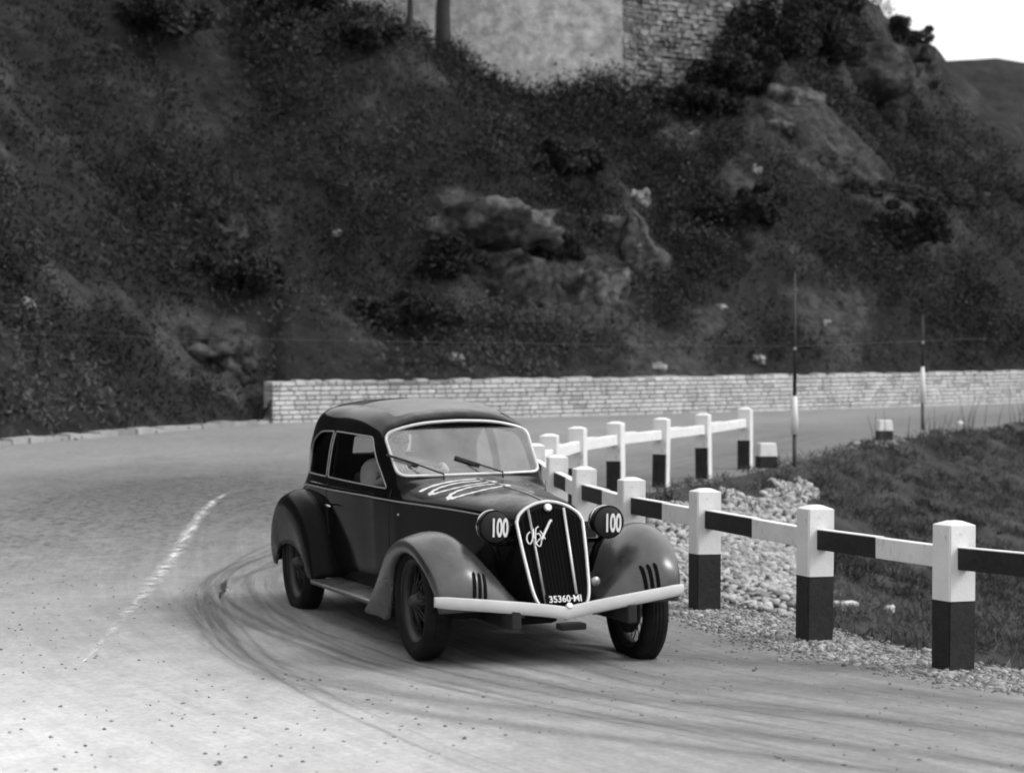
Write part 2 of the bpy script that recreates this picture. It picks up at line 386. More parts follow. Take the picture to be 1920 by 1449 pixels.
def patchy(name, col, lo, hi, scale, sc=(1, 1, 1), lane=False):
    m = bpy.data.materials.new(name); m.use_nodes = True; t = m.node_tree; b = t.nodes['Principled BSDF']; b.inputs['Base Color'].default_value = (col, col, col, 1); b.inputs['Roughness'].default_value = .95
    b.inputs['Specular IOR Level'].default_value = .1
    tc = N(t, 'ShaderNodeTexCoord'); n = N(t, 'ShaderNodeTexNoise'); n.inputs['Scale'].default_value = scale; n.inputs['Detail'].default_value = 6; n.inputs['Roughness'].default_value = .75
    mp = N(t, 'ShaderNodeMapping'); mp.inputs['Scale'].default_value = sc
    la = N(t, 'ShaderNodeAttribute', attribute_name='lane'); t.links.new(la.outputs['Vector'] if lane else tc.outputs['Object'], mp.inputs['Vector']); t.links.new(mp.outputs[0], n.inputs['Vector'])
    r = N(t, 'ShaderNodeMapRange'); r.inputs[1].default_value = lo; r.inputs[2].default_value = hi
    t.links.new(n.outputs['Fac'], r.inputs[0]); a_ = t.nodes.new('ShaderNodeAttribute'); a_.attribute_name = 'core'; q_ = t.nodes.new('ShaderNodeMath'); q_.operation = 'MULTIPLY'; t.links.new(a_.outputs['Fac'], q_.inputs[0]); t.links.new(r.outputs[0], q_.inputs[1]); t.links.new(q_.outputs[0], b.inputs['Alpha'])
    return m
M_chalk = patchy('pale_dust', .66, .42, .66, 7, (1, .4, 1))
M_track = patchy('dark_rubber', .13, .36, .85, 1, (.7, 22, 1), True)
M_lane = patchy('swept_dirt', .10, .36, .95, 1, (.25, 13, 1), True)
M_track2 = patchy('faint_rubber', .15, .36, .95, 1, (.5, 18, 1), True)
ribbon('chalk_line', [(-2.50, 13.4), (-2.66, 16.2), (-2.90, 19.5), (-3.15, 23.2), (-3.30, 26.0), (-3.35, 28)], .18, M_chalk, .009, kind='structure')
ribbon('chalk_line', [(-2.9, 13.6), (-3.5, 13.7), (-4.3, 13.75)], .05, M_chalk, .009, kind='structure')
T1 = [(-1.2, 25.5), (-1.9, 23.2), (-2.3, 21.2), (-2.40, 19.4), (-2.33, 18.0), (-2.12, 16.4), (-1.78, 14.9), (-1.35, 13.2), (-.85, 11.6), (-.25, 10.1), (.5, 8.6)]
T2 = [(-.9, 24.5), (-1.7, 22.4), (-2.2, 20.5), (-2.32, 18.8), (-2.05, 17.0), (-1.62, 15.6), (-1.1, 14.4), (-.45, 13.0), (.45, 11.5), (1.4, 10.2), (2.6, 8.8)]
for P, wv, mm, off in ((T1, .07, M_track, 0), (T1, .05, M_track2, .12), (T2, .10, M_track, 0), (T2, .08, M_track, -.12), (T2, .07, M_track2, .22), (T2, .16, M_track2, .45), (T2, .10, M_track2, .72), (T2, .20, M_track2, 1.0), (T2, .10, M_track2, 1.3)):
    ribbon('tyre_track', [(x+off*.9, y+off*.42) for x, y in P], wv, mm, .005+abs(off)*.001+.0006*wv*10, kind='structure')

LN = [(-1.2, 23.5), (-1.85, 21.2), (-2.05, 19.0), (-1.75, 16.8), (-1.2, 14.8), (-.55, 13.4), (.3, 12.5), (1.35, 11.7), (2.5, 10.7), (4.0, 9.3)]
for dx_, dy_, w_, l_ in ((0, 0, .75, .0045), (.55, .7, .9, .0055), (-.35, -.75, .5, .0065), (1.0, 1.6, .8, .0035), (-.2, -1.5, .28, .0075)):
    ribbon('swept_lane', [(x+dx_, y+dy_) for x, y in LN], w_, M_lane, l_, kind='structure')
# ------------------------------------------------------------ hillside
dsv = np.concatenate([np.arange(.0, 2, .2), np.arange(2, 24, .17), np.arange(24, 60, 2.0)])
Px = [];  # walk the outer line finely, project outward along smoothed normals
P = np.array(OUT); seg = np.hypot(*np.diff(P, axis=0).T); cum = np.concatenate([[0], np.cumsum(seg)])
L0, L1 = 26, cum[-1]-14
sv = np.concatenate([np.arange(L0, 55, 1.0), np.arange(55, 118, .17), np.arange(118, L1, 1.2)])
bx, by = np.interp(sv, cum, P[:, 0]), np.interp(sv, cum, P[:, 1])
ker = np.exp(-(np.arange(-24, 25)/10.)**2); ker /= ker.sum()
tx = np.interp(sv+3, cum, P[:, 0])-np.interp(sv-3, cum, P[:, 0]); ty = np.interp(sv+3, cum, P[:, 1])-np.interp(sv-3, cum, P[:, 1])
# outward is left of walking direction
nxv, nyv = -ty, tx; l = np.hypot(nxv, nyv); nxv /= l; nyv /= l
HX = bx[:, None]+nxv[:, None]*dsv[None]; HY = by[:, None]+nyv[:, None]*dsv[None]
hz, hd = hill_h(HX, HY)
RC = [(hill_hit(px, py), r_) for px, py, r_ in ((900, 455, 1.3), (960, 560, 1.1), (1110, 560, 1.2), (1190, 470, 1.1), (1190, 380, .8), (1470, 210, 1.4), (1610, 170, 2.0), (1560, 290, 1.5), (1720, 180, 1.3), (1290, 270, 1.0), (350, 670, 1.1), (430, 640, 1.0), (1720, 400, 1.4), (1330, 610, 1.0), (1560, 610, 1.3), (1030, 470, .8), (1650, 60, 1.4), (120, 560, .9), (1400, 350, .9), (1250, 700, 1.2))]
def rockmask(X, Y, Z):
    m_ = 0
    for c_, r_ in RC: m_ = m_ + np.exp(-((X-c_.x)**2+((Y-c_.y)**2)*.5+(Z-c_.z)**2)/(r_*r_))
    return np.clip(1.5*m_ + 1.3*fbm(X*.9, Y*.9, Z*.9, 4, 44) - .42, 0, 1)
rk = rockmask(HX, HY, hz)
cr1 = 1-2*np.abs(fbm(HX*.9+.7*fbm(HX*.7, HY*.7, hz*.7, 2, 4), HY*.9, hz*.9, 3, 61)); cr2 = np.abs(fbm(HX*2.6, HY*2.6, hz*2.6, 3, 62)); st_ = np.round(4*fbm(HX*.8+.4*hz, HY*.8, hz*1.3, 2, 63))/4
out_ = rk*(.28*cr1-.35*cr2+.35*st_+.10)*sstep(.6, 2, hd); HX = HX-.25*out_; HY = HY-.75*out_; hz = hz+.6*out_
VV = np.stack([HX.ravel(), HY.ravel(), hz.ravel()], 1); I = np.arange(len(sv)*len(dsv)).reshape(len(sv), len(dsv))
QQ = np.stack([I[:-1, :-1].ravel(), I[1:, :-1].ravel(), I[1:, 1:].ravel(), I[:-1, 1:].ravel()], 1)[:, ::-1]
def hill_mat(name, dark, light, s1, s2, lo=.5, hi=.68):
    m = bpy.data.materials.new(name); m.use_nodes = True; t = m.node_tree; b = t.nodes['Principled BSDF']; b.inputs['Roughness'].default_value = .95; b.inputs['Specular IOR Level'].default_value = .1
    tc = N(t, 'ShaderNodeTexCoord')
    def nn(s, d=6, r=.65):
        n = N(t, 'ShaderNodeTexNoise'); n.inputs['Scale'].default_value = s; n.inputs['Detail'].default_value = d; n.inputs['Roughness'].default_value = r; t.links.new(tc.outputs['Object'], n.inputs['Vector']); return n.outputs['Fac']
    def mp(src, a, b2, c, d):
        r = N(t, 'ShaderNodeMapRange'); t.links.new(src, r.inputs[0])
        for i, v in zip((1, 2, 3, 4), (a, b2, c, d)): r.inputs[i].default_value = v
        return r.outputs[0]
    f = mp(nn(s1), lo, hi, 0, 1); g = mp(nn(s2), .3, .7, .55, 1.5)
    mi = N(t, 'ShaderNodeMix', data_type='FLOAT'); t.links.new(f, mi.inputs[0]); mi.inputs[2].default_value = dark; mi.inputs[3].default_value = light
    q = N(t, 'ShaderNodeMath', operation='MULTIPLY'); t.links.new(mi.outputs[0], q.inputs[0]); t.links.new(g, q.inputs[1]); t.links.new(q.outputs[0], b.inputs['Base Color'])
    bp = N(t, 'ShaderNodeBump'); bp.inputs['Strength'].default_value = 1; bp.inputs['Distance'].default_value = .15
    t.links.new(nn(s2*1.5, 8, .7), bp.inputs['Height']); t.links.new(bp.outputs[0], b.inputs['Normal'])
    return m
M_hill = hill_mat('hillside_earth', .022, .060, .35, 2.2)
ho = npmesh('hillside', VV, QQ, M_hill, True, kind='structure')
a_ = ho.data.attributes.new('rock', 'FLOAT', 'POINT'); a_.data.foreach_set('value', rk.ravel().astype(np.float32))
t = M_hill.node_tree; b = t.nodes['Principled BSDF']; old = b.inputs['Base Color'].links[0].from_socket
tc = N(t, 'ShaderNodeTexCoord'); ra = N(t, 'ShaderNodeAttribute', attribute_name='rock'); vo = N(t, 'ShaderNodeTexVoronoi', feature='DISTANCE_TO_EDGE'); vo.inputs['Scale'].default_value = 1.9; wn = N(t, 'ShaderNodeTexNoise'); wn.inputs['Scale'].default_value = 2; wn.inputs['Detail'].default_value = 5
mv = N(t, 'ShaderNodeVectorMath', operation='ADD'); t.links.new(tc.outputs['Object'], mv.inputs[0]); t.links.new(wn.outputs['Color'], mv.inputs[1]); t.links.new(tc.outputs['Object'], wn.inputs['Vector']); t.links.new(mv.outputs[0], vo.inputs['Vector'])
ck = mr(vo.outputs['Distance'], 0, .07, .35, 1); rn = mr(nz(tc.outputs['Object'], (1, 1, 1.6), 2.4, 7, .75), .3, .7, .020, .085)
t.links.new(mixf(mr(ra.outputs['Fac'], .25, .6, 0, 1), old, mul(ck, rn)), b.inputs['Base Color'])

# leaf / grass scatter (numpy): clumps of small blades
M_leaf = mat('scrub_leaves', .047, .8, spec=.2, var=.25, vscale=.7, attr='tone')
def blades(name, P, nrm, count, spread, ln, wd, upw, m, tone_fn=None, **k):
    """P (n,3) clump centres; count blades per clump"""
    n = len(P); N0 = n*count
    base = np.repeat(P, count, 0) + rng.normal(0, 1, (N0, 3))*spread
    dirv = rng.normal(0, 1, (N0, 3)); dirv /= np.linalg.norm(dirv, axis=1)[:, None]
    dirv = dirv*(1-upw) + np.repeat(nrm, count, 0)*upw; dirv /= np.linalg.norm(dirv, axis=1)[:, None]
    side = np.cross(dirv, rng.normal(0, 1, (N0, 3))); side /= np.linalg.norm(side, axis=1)[:, None]
    ll = ln*rng.uniform(.5, 1.4, (N0, 1)); ww = wd*rng.uniform(.6, 1.4, (N0, 1))
    a = base-side*ww*.5; b = base+side*ww*.5; c = base+dirv*ll+side*ww*.35; d = base+dirv*ll-side*ww*.35
    Vb = np.stack([a, b, c, d], 1).reshape(-1, 3); Qb = np.arange(N0*4).reshape(-1, 4)
    o = npmesh(name, Vb, Qb, m, False, **k)
    tone = np.repeat(tone_fn(P) if tone_fn else rng.uniform(.6, 1.5, n), count)*rng.uniform(.6, 1.5, N0)
    att = o.data.attributes.new('tone', 'FLOAT', 'FACE'); att.data.foreach_set('value', tone.astype(np.float32))
    return o
# scrub over the slope
n = 60000
si = rng.uniform(60, 118, n); di = rng.uniform(.3, 19, n)
X = np.interp(si, sv, bx)+np.interp(si, sv, nxv)*di; Y = np.interp(si, sv, by)+np.interp(si, sv, nyv)*di
z, d = hill_h(X, Y)
vis = (np.abs(X/Y) < .235); X, Y, z = X[vis], Y[vis], z[vis]
dens = fbm(X*.5, Y*.5, z*.5, 3, 77); kx = (dens > rng.uniform(-.75, .30, len(X))) & (rockmask(X, Y, z) < rng.uniform(.15, .75, len(X)))
X, Y, z = X[kx], Y[kx], z[kx]
Pc = np.stack([X, Y, z+.05], 1)
tone = lambda P: np.where(P[:, 2] > 3.4+2.0*fbm(P[:, 0]*.3, P[:, 1]*.3, 0, 2, 14), .60, 1.0)*np.clip(.75+1.7*fbm(P[:, 0]*.38, P[:, 1]*.38, P[:, 2]*.38, 4, 91), .3, 2.2)
blades('scrub', Pc, np.tile([-.25, -.6, .76], (len(Pc), 1)), 12, .20, .10, .036, .45, M_leaf, tone, kind='stuff', label='dark tangled scrub and ivy covering the steep hillside', cat='scrub')

# taller ragged shrubs growing together into irregular dark masses
n = 30000
si = rng.uniform(58, 122, n); di = rng.uniform(.5, 19, n)
X = np.interp(si, sv, bx)+np.interp(si, sv, nxv)*di; Y = np.interp(si, sv, by)+np.interp(si, sv, nyv)*di; z, d = hill_h(X, Y)
ms = fbm(X*.42, Y*.42, z*.42, 4, 303) + .12*fbm(X*1.6, Y*1.6, z*1.6, 2, 304); kx = (np.abs(X/Y) < .235) & (ms > .12) & (rockmask(X, Y, z) < .7); X, Y, z, ms = X[kx], Y[kx], z[kx], ms[kx]
hh_ = np.clip((ms-.12)*3.2, .05, .9)*rng.uniform(.2, 1, len(X))
Pc = np.stack([X-.18*hh_, Y-.45*hh_, z+hh_*.85], 1); print('SHRUB', len(Pc))
blades('shrub_mass', Pc, np.tile([-.15, -.4, .9], (len(Pc), 1)), 20, .15, .085, .036, .25, M_leaf, lambda P: np.clip(.55+.9*fbm(P[:, 0]*1.4, P[:, 1]*1.4, P[:, 2]*1.4, 3, 95), .22, 1.5), kind='stuff', label='ragged dark shrubs grown together in masses over the hillside', cat='shrubs')
# ------------------------------------------------------------ rocks
M_rock = hill_mat('pale_rock', .035, .17, 1.3, 5, .42, .66)
M_rockd = hill_mat('grey_rock', .025, .095, 1.2, 5, .42, .66)
def rock(name, c, s, seed, m, lv=4, rough=.95, rz=0, tilt=0, **k):
    bm = bmesh.new(); bmesh.ops.create_icosphere(bm, subdivisions=lv, radius=1)
    P = np.array([v.co[:] for v in bm.verts])
    P = np.sign(P)*np.abs(P)**.8
    f = 1+rough*fbm(P[:, 0]*1.4+seed*7.3, P[:, 1]*1.4, P[:, 2]*1.4, 5, seed)+.12*np.abs(fbm(P[:, 0]*5+seed, P[:, 1]*5, P[:, 2]*5, 3, seed+5))
    P = P*f[:, None]*np.array(s)*1.12; P += .16*min(s)*np.stack([vnoise(np.round(P[:, 0]/s[0]*3)+seed, np.round(P[:, 2]/s[2]*3), k) for k in (0, 5, 9)], 1)
    for v, p in zip(bm.verts, P): v.co = p
    o = bm_obj(name, bm, m, smooth=True, loc=c, **k); o.rotation_euler = (tilt, 0, rz); return o
def rock_at(px, py, s, seed, m, label, rz=0, tilt=0, sink=.55, name='rock_outcrop', **k):
    p = hill_hit(px, py); p.y += sink*s[1]; return rock(name, p, s, seed, m, rz=rz, tilt=tilt, label=label, cat='rock', **k)
rock_at(880, 455, (1.55, 1.0, .55), 3, M_rock, 'broad pale rock hump above the dark hollow behind the car roof', rz=.1, tilt=-.3)
rock_at(950, 560, (.85, .6, .8), 4, M_rockd, 'grey rock face below the broad hump, above the low wall')
rock_at(1110, 560, (.7, .5, .65), 5, M_rock, 'pale cracked rock low on the slope above the wall', rz=.3)
rock_at(1185, 500, (.62, .5, .8), 6, M_rock, 'pale upright rock to the right of the cracked low rock', rz=-.3)
M_bright = hill_mat('bleached_stone', .20, .42, 2, 8, .3, .6)
rock_at(1200, 385, (.2, .2, .33), 7, M_bright, 'small bright upright stone alone in the middle of the hillside', sink=.1)
rock_at(1130, 440, (.5, .4, .35), 8, M_rockd, 'small grey ledge below the bright upright stone')
rock_at(1475, 195, (.85, .6, .40), 9, M_rock, 'long pale boulder slanting down below the rough wall', rz=.3, tilt=.2)
rock_at(1440, 235, (.5, .4, .35), 10, M_rock, 'round boulder below the slanting pale boulder')
rock_at(1420, 165, (.35, .3, .22), 12, M_rockd, 'little boulder just left of the slanting pale boulder')
rock_at(1600, 160, (1.7, 1.0, 1.3), 11, M_rockd, 'large smooth grey crag near the skyline')
rock_at(1720, 150, (.8, .7, .9), 15, M_rockd, 'grey crag on the edge of the skyline beside the large crag')
rock_at(1290, 255, (.3, .3, .3), 13, M_rock, 'small stone under the corner of the building')
rock_at(1415, 322, (.16, .15, .11), 14, M_bright, 'small white stone on the ledge right of centre')
for k_, (px, py, sz, lb) in enumerate(((1482, 546, .09, 'tiny white stone right of the first thin pole, low on the slope'), (1350, 578, .12, 'small pale stone left of the first thin pole, low on the slope'), (1545, 606, .09, 'tiny white stone low on the slope between the two thin poles'), (1418, 674, .13, 'pale stone just above the low wall left of the first thin pole'), (1235, 690, .12, 'pale stone resting behind the top of the low wall'), (630, 437, .09, 'tiny white stone alone on the upper left part of the slope'), (48, 570, .13, 'pale broken stone near the left edge of the slope'), (850, 675, .16, 'pale stones edge just above the low wall behind the car roof'))):
    rock_at(px, py, (sz*1.3, sz, sz*.8), 200+k_, M_bright, lb, sink=.0)
rock_at(1570, 320, (.5, .4, .4), 16, M_rockd, 'weathered stone below the large grey crag')
rock_at(360, 660, (.6, .4, .35), 17, M_rockd, 'grey stone low on the left bank near the end of the wall')
rock_at(430, 690, (.5, .3, .4), 18, M_rockd, 'stone at the foot of the left bank beside the end of the wall')
rock_at(405, 440, (.4, .3, .4), 19, M_rockd, 'half buried stone high on the left of the slope')

# ------------------------------------------------------------ low masonry wall under the hill
def wall_geo(P, z0f, hgt, thick, course, brick, rough, seed, tv=(.84, 1.08, .72), jit=0):
    """masonry facing: every stone a slightly proud block; returns V,F for a backing plus stones"""
    rr = random.Random(seed); V = []; Fc = []; tones = []
    P = [Vector((p[0], p[1])) for p in P]; cum = [0]
    for a, b in zip(P[:-1], P[1:]): cum.append(cum[-1]+(b-a).length)
    def at(s):
        for i in range(len(P)-1):
            if s <= cum[i+1] or i == len(P)-2:
                d = (P[i+1]-P[i]).normalized(); return P[i]+d*(s-cum[i]), Vector((d.y, -d.x))
    def block(s0, s1, z0, z1, out):
        b = len(V); g = .012
        j_ = lambda: rr.uniform(-jit, jit)
        for s, zz, o in ((s0+g+j_(), z0+g+j_(), out+j_()), (s1-g+j_(), z0+g+j_(), out), (s1-g+j_(), z1-g+j_(), out+j_()), (s0+g+j_(), z1-g+j_(), out), (s0, z0, -thick), (s1, z0, -thick), (s1, z1, -thick), (s0, z1, -thick)):
            p, n = at(s); q = p+n*o; V.append((q.x, q.y, zz+z0f(q.x, q.y)))
        Fc.extend([(b, b+1, b+2, b+3), (b+4, b, b+3, b+7), (b+1, b+5, b+6, b+2), (b+3, b+2, b+6, b+7), (b, b+4, b+5, b+1), (b+5, b+4, b+7, b+6)])
        tt = rr.uniform(tv[0], tv[1])*(tv[2] if rr.random() < .07 else 1); tones.extend([tt]*6)
    nc = int(round(hgt/course)); L = cum[-1]
    for c in range(nc):
        s = -rr.uniform(0, brick)
        while s < L:
            w_ = brick*rr.uniform(.6, 1.5); a = max(s, 0); b_ = min(s+w_, L)
            if b_-a > .03: block(a, b_, c*course, (c+1)*course+(rr.uniform(-.02, .03) if c == nc-1 else 0), rr.uniform(.0, rough))
            s += w_
    return V, Fc, tones
M_mas = mat('pale_masonry', .48, .9, spec=.1, var=.22, vscale=2.5, bump=.5, bscale=14, attr='tone')
M_mort = mat('mortar', .30, .95, var=.3, vscale=4)
def tonemesh(name, V, Fc, tones, m, parent=None, **k):
    o = mesh(name, V, Fc, m, parent, **k); a = o.data.attributes.new('tone', 'FLOAT', 'FACE'); a.data.foreach_set('value', tones); return o
WP = [(-4.9, 47.9), (-2.5, 49.5), (0, 51.0), (3, 53.2), (6, 55.6), (13.6, 62.3), (22, 71)]
rz0 = lambda x, y: float(road_h(x, y))
V_, F_, T_ = wall_geo(WP, lambda x, y: rz0(x, y)-.03, .88, .35, .097, .24, .02, 3)
tonemesh('retaining_wall', V_, F_, T_, M_mas, label='long low wall of pale stone blocks at the foot of the hillside', cat='wall')
# kerb stones along the left bank
V_, F_, T_ = wall_geo([(-14, 5), (-14, 15), (-12.8, 25), (-10.8, 33), (-8.4, 38.5), (-6.5, 43.5), (-4.95, 47.7)], lambda x, y: rz0(x, y)-.04, .13, .22, .13, .55, .06, 9)
tonemesh('kerb', V_, F_, T_, mat('kerb_stone', .27, .9, var=.2, vscale=3, attr='tone'), kind='structure')

# ------------------------------------------------------------ building with plastered and rubble faces
cz = 7.6
c0 = Vector((2.93*63/62, 63.0)); L = c0+Vector((-8.6, 1.6)); Rr = c0+Vector((4.6, 3.2)); Bk = L+(Rr-c0)
bld = empty('ruined_building', (c0.x, c0.y, cz), label='big plastered building with one rough rubble side on top of the hill', cat='building')
def rel(p, z): return (p.x-c0.x, p.y-c0.y, z)
M_plaster = hill_mat('old_plaster', .48, .70, .5, 3, .3, .7)
th = 8.5
g = (Rr-c0).normalized()*.5; g2 = (L-c0).normalized()*.0
mesh('plaster_wall', [rel(L, -2), rel(c0, -2), rel(c0, th), rel(L, th), rel(L+g, -2), rel(c0+g, -2), rel(c0+g, th), rel(L+g, th)],
     [(0, 1, 2, 3), (5, 4, 7, 6), (1, 5, 6, 2), (4, 0, 3, 7), (3, 2, 6, 7)], M_plaster, bld)
M_rub = mat('rubble_masonry', .19, .95, spec=.1, var=.75, vscale=1.6, bump=.7, bscale=8, attr='tone')
V_, F_, T_ = wall_geo([(c0.x, c0.y), (Rr.x, Rr.y)], lambda x, y: cz-2.0, th+2.0, .45, .14, .22, .08, 21, (.6, 1.2, .6), .03)
o = tonemesh('rubble_wall', [(v[0]-c0.x, v[1]-c0.y-.02, v[2]-cz) for v in V_], F_, T_, M_rub, bld)
mesh('rear_wall', [rel(L+g*1.02, -2), rel(Bk, -2), rel(Bk, th), rel(L+g*1.02, th), rel(Rr, -2), rel(Rr, th)], [(1, 0, 3, 2), (4, 1, 2, 5)], M_rub, bld)
am = (L+Rr)/2
mesh('roof', [rel(L-Vector((.3, .3)), th), rel(c0-Vector((0, .4)), th), rel(Rr+Vector((.3, 0)), th), rel(Bk+Vector((0, .3)), th), rel(am, th+2.4)], [(0, 1, 4), (1, 2, 4), (2, 3, 4), (3, 0, 4), (3, 2, 1, 0)], mat('roof_tiles', .16, .9, var=.3, vscale=3, bump=.6, bscale=10), bld)
# terrace wall on the right of the slope
tp = [hill_hit(px, py) for px, py in ((1585, 352), (1650, 356), (1740, 368), (1830, 376), (1925, 388))]
tw = []
rr = random.Random(5); bm = bmesh.new()
for i in range(len(tp)-1):
    a, b_ = tp[i], tp[i+1]; n = int((b_-a).length/.16)
    for j in range(max(n, 1)):
        for rowz in (0, .15, .28):
            if rr.random() < .22: continue
            c = a.lerp(b_, j/max(n, 1)); s_ = rr.uniform(.10, .19)
            box_bm(bm, (c.x, c.y-.3+rr.uniform(-.06, .06), c.z+rowz-.12), (s_, .22, rr.uniform(.08, .15)), Matrix.Rotation(rr.uniform(-.3, .3), 4, 'Z') @ Matrix.Rotation(rr.uniform(-.2, .2), 4, 'Y'), .015)
bm_obj('terrace_wall', bm, M_rockd, label='broken dry stone terrace wall crossing the right of the hillside', cat='wall')
# far hill under the sky
xs2 = np.linspace(5, 120, 90); ys2 = np.linspace(95, 190, 50); A, B = np.meshgrid(xs2, ys2)
zt = 1.7+570/4400*118; zz = np.minimum((B-95)*.75, zt+.004*(A-30)*0+1.2*fbm(A*.05, B*.03, 0, 3, 8)*.4)+1.3*fbm(A*.25, B*.25, 0, 4, 4)*sstep(95, 110, B)*.6
I = np.arange(A.size).reshape(A.shape)
npmesh('distant_hill', np.stack([A.ravel(), B.ravel(), zz.ravel()], 1), np.stack([I[:-1, :-1].ravel(), I[:-1, 1:].ravel(), I[1:, 1:].ravel(), I[1:, :-1].ravel()], 1), hill_mat('distant_hill_cover', .028, .08, .16, 1.1), True, kind='structure')

# ------------------------------------------------------------ bushes and trees
M_bush = mat('bush_leaves', .022, .8, spec=.2, var=.3, vscale=.8, attr='tone')
M_bark = mat('bark', .03, .95, var=.4, vscale=6, bump=.8, bscale=14)
def leafcloud(name, c, s, n, leaf, parent, m, seed):
    r = np.random.default_rng(seed); K = 24
    cc = r.normal(0, 1, (K, 3)); cc /= np.linalg.norm(cc, axis=1)[:, None]; cc *= r.uniform(.25, 1.15, (K, 1)); cc[:, 2] = np.abs(cc[:, 2])*1.0-.15
    k = r.integers(0, K, n); p = r.normal(0, 1, (n, 3)); p /= np.linalg.norm(p, axis=1)[:, None]; p = cc[k]+p*(r.uniform(0, 1, (n, 1))**.4)*r.uniform(.14, .34, (K, 1))[k]
    P = p*np.array(s); d = r.normal(0, 1, (n, 3)); d /= np.linalg.norm(d, axis=1)[:, None]
    sd = np.cross(d, r.normal(0, 1, (n, 3))); sd /= np.linalg.norm(sd, axis=1)[:, None]
    ll = leaf*r.uniform(.6, 1.5, (n, 1)); ww = ll*.5
    Vb = np.stack([P-d*ll, P-sd*ww, P+d*ll, P+sd*ww], 1).reshape(-1, 3)
    o = npmesh(name, Vb+np.array(c), np.arange(n*4).reshape(-1, 4), m, False)
    if parent: o.parent = parent
    tn = r.uniform(.6, 1.6, K)[k]*r.uniform(.7, 1.4, n)
    a = o.data.attributes.new('tone', 'FLOAT', 'FACE'); a.data.foreach_set('value', tn.astype(np.float32)); return o
def bush(px, py, s, seed, label, dy=0, n=9000, name='bush'):
    p = hill_hit(px, py); p.y += dy
    z, _ = hill_h(np.array([p.x]), np.array([p.y])); p.z = float(z[0])
    r = empty(name, p, label=label, cat='bush', group='bushes on the hillside')
    rr = random.Random(seed); V = []; Fc = []
    for i in range(5):
        a = rr.uniform(0, 6.28); e = Vector((math.cos(a)*s[0]*.5, math.sin(a)*s[1]*.5, s[2]*rr.uniform(.5, .9)))
        v, f = tube_geo([(0, 0, -.2), e*.5+Vector((rr.uniform(-.1, .1), 0, .1)), e], [.05, .035, .012], 6); b0 = len(V); V += v; Fc += [tuple(q+b0 for q in ff) for ff in f]
    mesh('stem', V, Fc, M_bark, r, True)
    leafcloud('foliage', (0, 0, s[2]*.42), s, n, .065, r, M_bush, seed)
    return r
B = [(690, 95, (1.0, .8, .5), 'bush at the top of the slope left of the bare trunk'), (905, 150, (.9, .7, .55), 'dark bush under the left part of the plastered wall'),
     (995, 150, (1.6, .9, 2.0), 'tall dark bush in front of the middle of the plastered wall'), (1075, 165, (1.3, .9, 1.7), 'dark rounded bush covering the foot of the plastered wall'), (925, 125, (1.1, .8, .9), 'spreading bush overlapping the lower middle of the plastered wall'),
     (1125, 215, (.6, .6, .45), 'low bush left of the building corner'), (1250, 205, (.8, .6, .45), 'low dark bush at the foot of the rubble wall'), (1385, 185, (.9, .7, .7), 'dark bush at the right end of the rubble wall'),
     (1470, 95, (1.3, 1, 1.3), 'tall bush overlapping the rubble wall on its right'), (1500, 90, (1.3, 1, 1.1), 'bush above the slanting pale boulder'), 
     (1560, 40, (1.3, 1, 1.0), 'bush at the top edge above the large grey crag'), 
     (560, 50, (1.2, .9, 1.0), 'leafy bush near the top left of the slope'), (300, 90, (1.4, 1, 1.1), 'wide bush at the top left of the hillside'),
     (1060, 330, (1.0, .8, .7), 'dark bush in the middle of the hillside above the pale rocks'), (1400, 430, (1.2, .9, .8), 'broad dark bush right of the bright upright stone'),
     (450, 560, (1.1, .8, .7), 'dark bush on the slope above the end of the wall'), (760, 620, (1.0, .7, .6), 'dark bush just above the wall behind the car'), (1700, 470, (1.3, .9, .9), 'large bush on the right of the hillside'),
     (850, 530, (.8, .6, .8), 'dark bush in the hollow under the pale rock hump'), (1050, 500, (.7, .6, .6), 'dark bush between the hump and the cracked rock'), (1440, 150, (1.6, 1.0, 2.3), 'tallest dark bush, hiding the lower right corner of the rubble wall'), (1375, 185, (1.1, .9, 1.3), 'dark bush just left of the tallest bush under the rubble wall'), (1325, 225, (.9, .7, .7), 'low ragged bush under the middle of the rubble wall'), (1530, 130, (1.3, .9, 1.6), 'dark bush right of the tallest bush, against the crag'), (1690, 95, (1.1, .8, .8), 'ragged bush breaking the skyline above the crag')]
for i, (px, py, s_, lb) in enumerate(B): bush(px, py, s_, 100+i, lb)
def tree(px, py, hgt, r0, seed, label, crown=(1.8, 1.5, 1.6), lean=0, dy=.2):
    p = hill_hit(px, py); p.y += dy; z, _ = hill_h(np.array([p.x]), np.array([p.y])); p.z = float(z[0])-.3
    r = empty('tree', p, label=label, cat='tree', group='trees at the top of the hillside')
    rr = random.Random(seed); pts = [Vector((lean*q*q*hgt+rr.uniform(-.04, .04), 0, q*hgt)) for q in np.linspace(0, 1, 7)]
    V, Fc = tube_geo(pts, [r0*(1-.6*q) for q in np.linspace(0, 1, 7)], 10)
    for i in range(7):
        q = rr.uniform(.5, .95); b0 = pts[int(q*6)]; a = rr.uniform(0, 6.28); e = b0+Vector((math.cos(a)*crown[0]*.7, math.sin(a)*crown[1]*.7, rr.uniform(.5, 1.3)))
        v, f = tube_geo([b0, b0.lerp(e, .5)+Vector((0, 0, .15)), e], [r0*.35, r0*.22, .02], 6); k0 = len(V); V += v; Fc += [tuple(x+k0 for x in ff) for ff in f]
    mesh('trunk', V, Fc, M_bark, r, True)
    leafcloud('crown', (lean*hgt, 0, hgt*.95), crown, 9000, .08, r, M_bush, seed)
tree(832, 85, 4.2, .24, 41, 'tree with a thick dark trunk against the pale plastered wall')
tree(770, 60, 3.0, .10, 42, 'thin tree left of the thick trunk in front of the wall', (1.0, .9, 1.3), dy=.2)
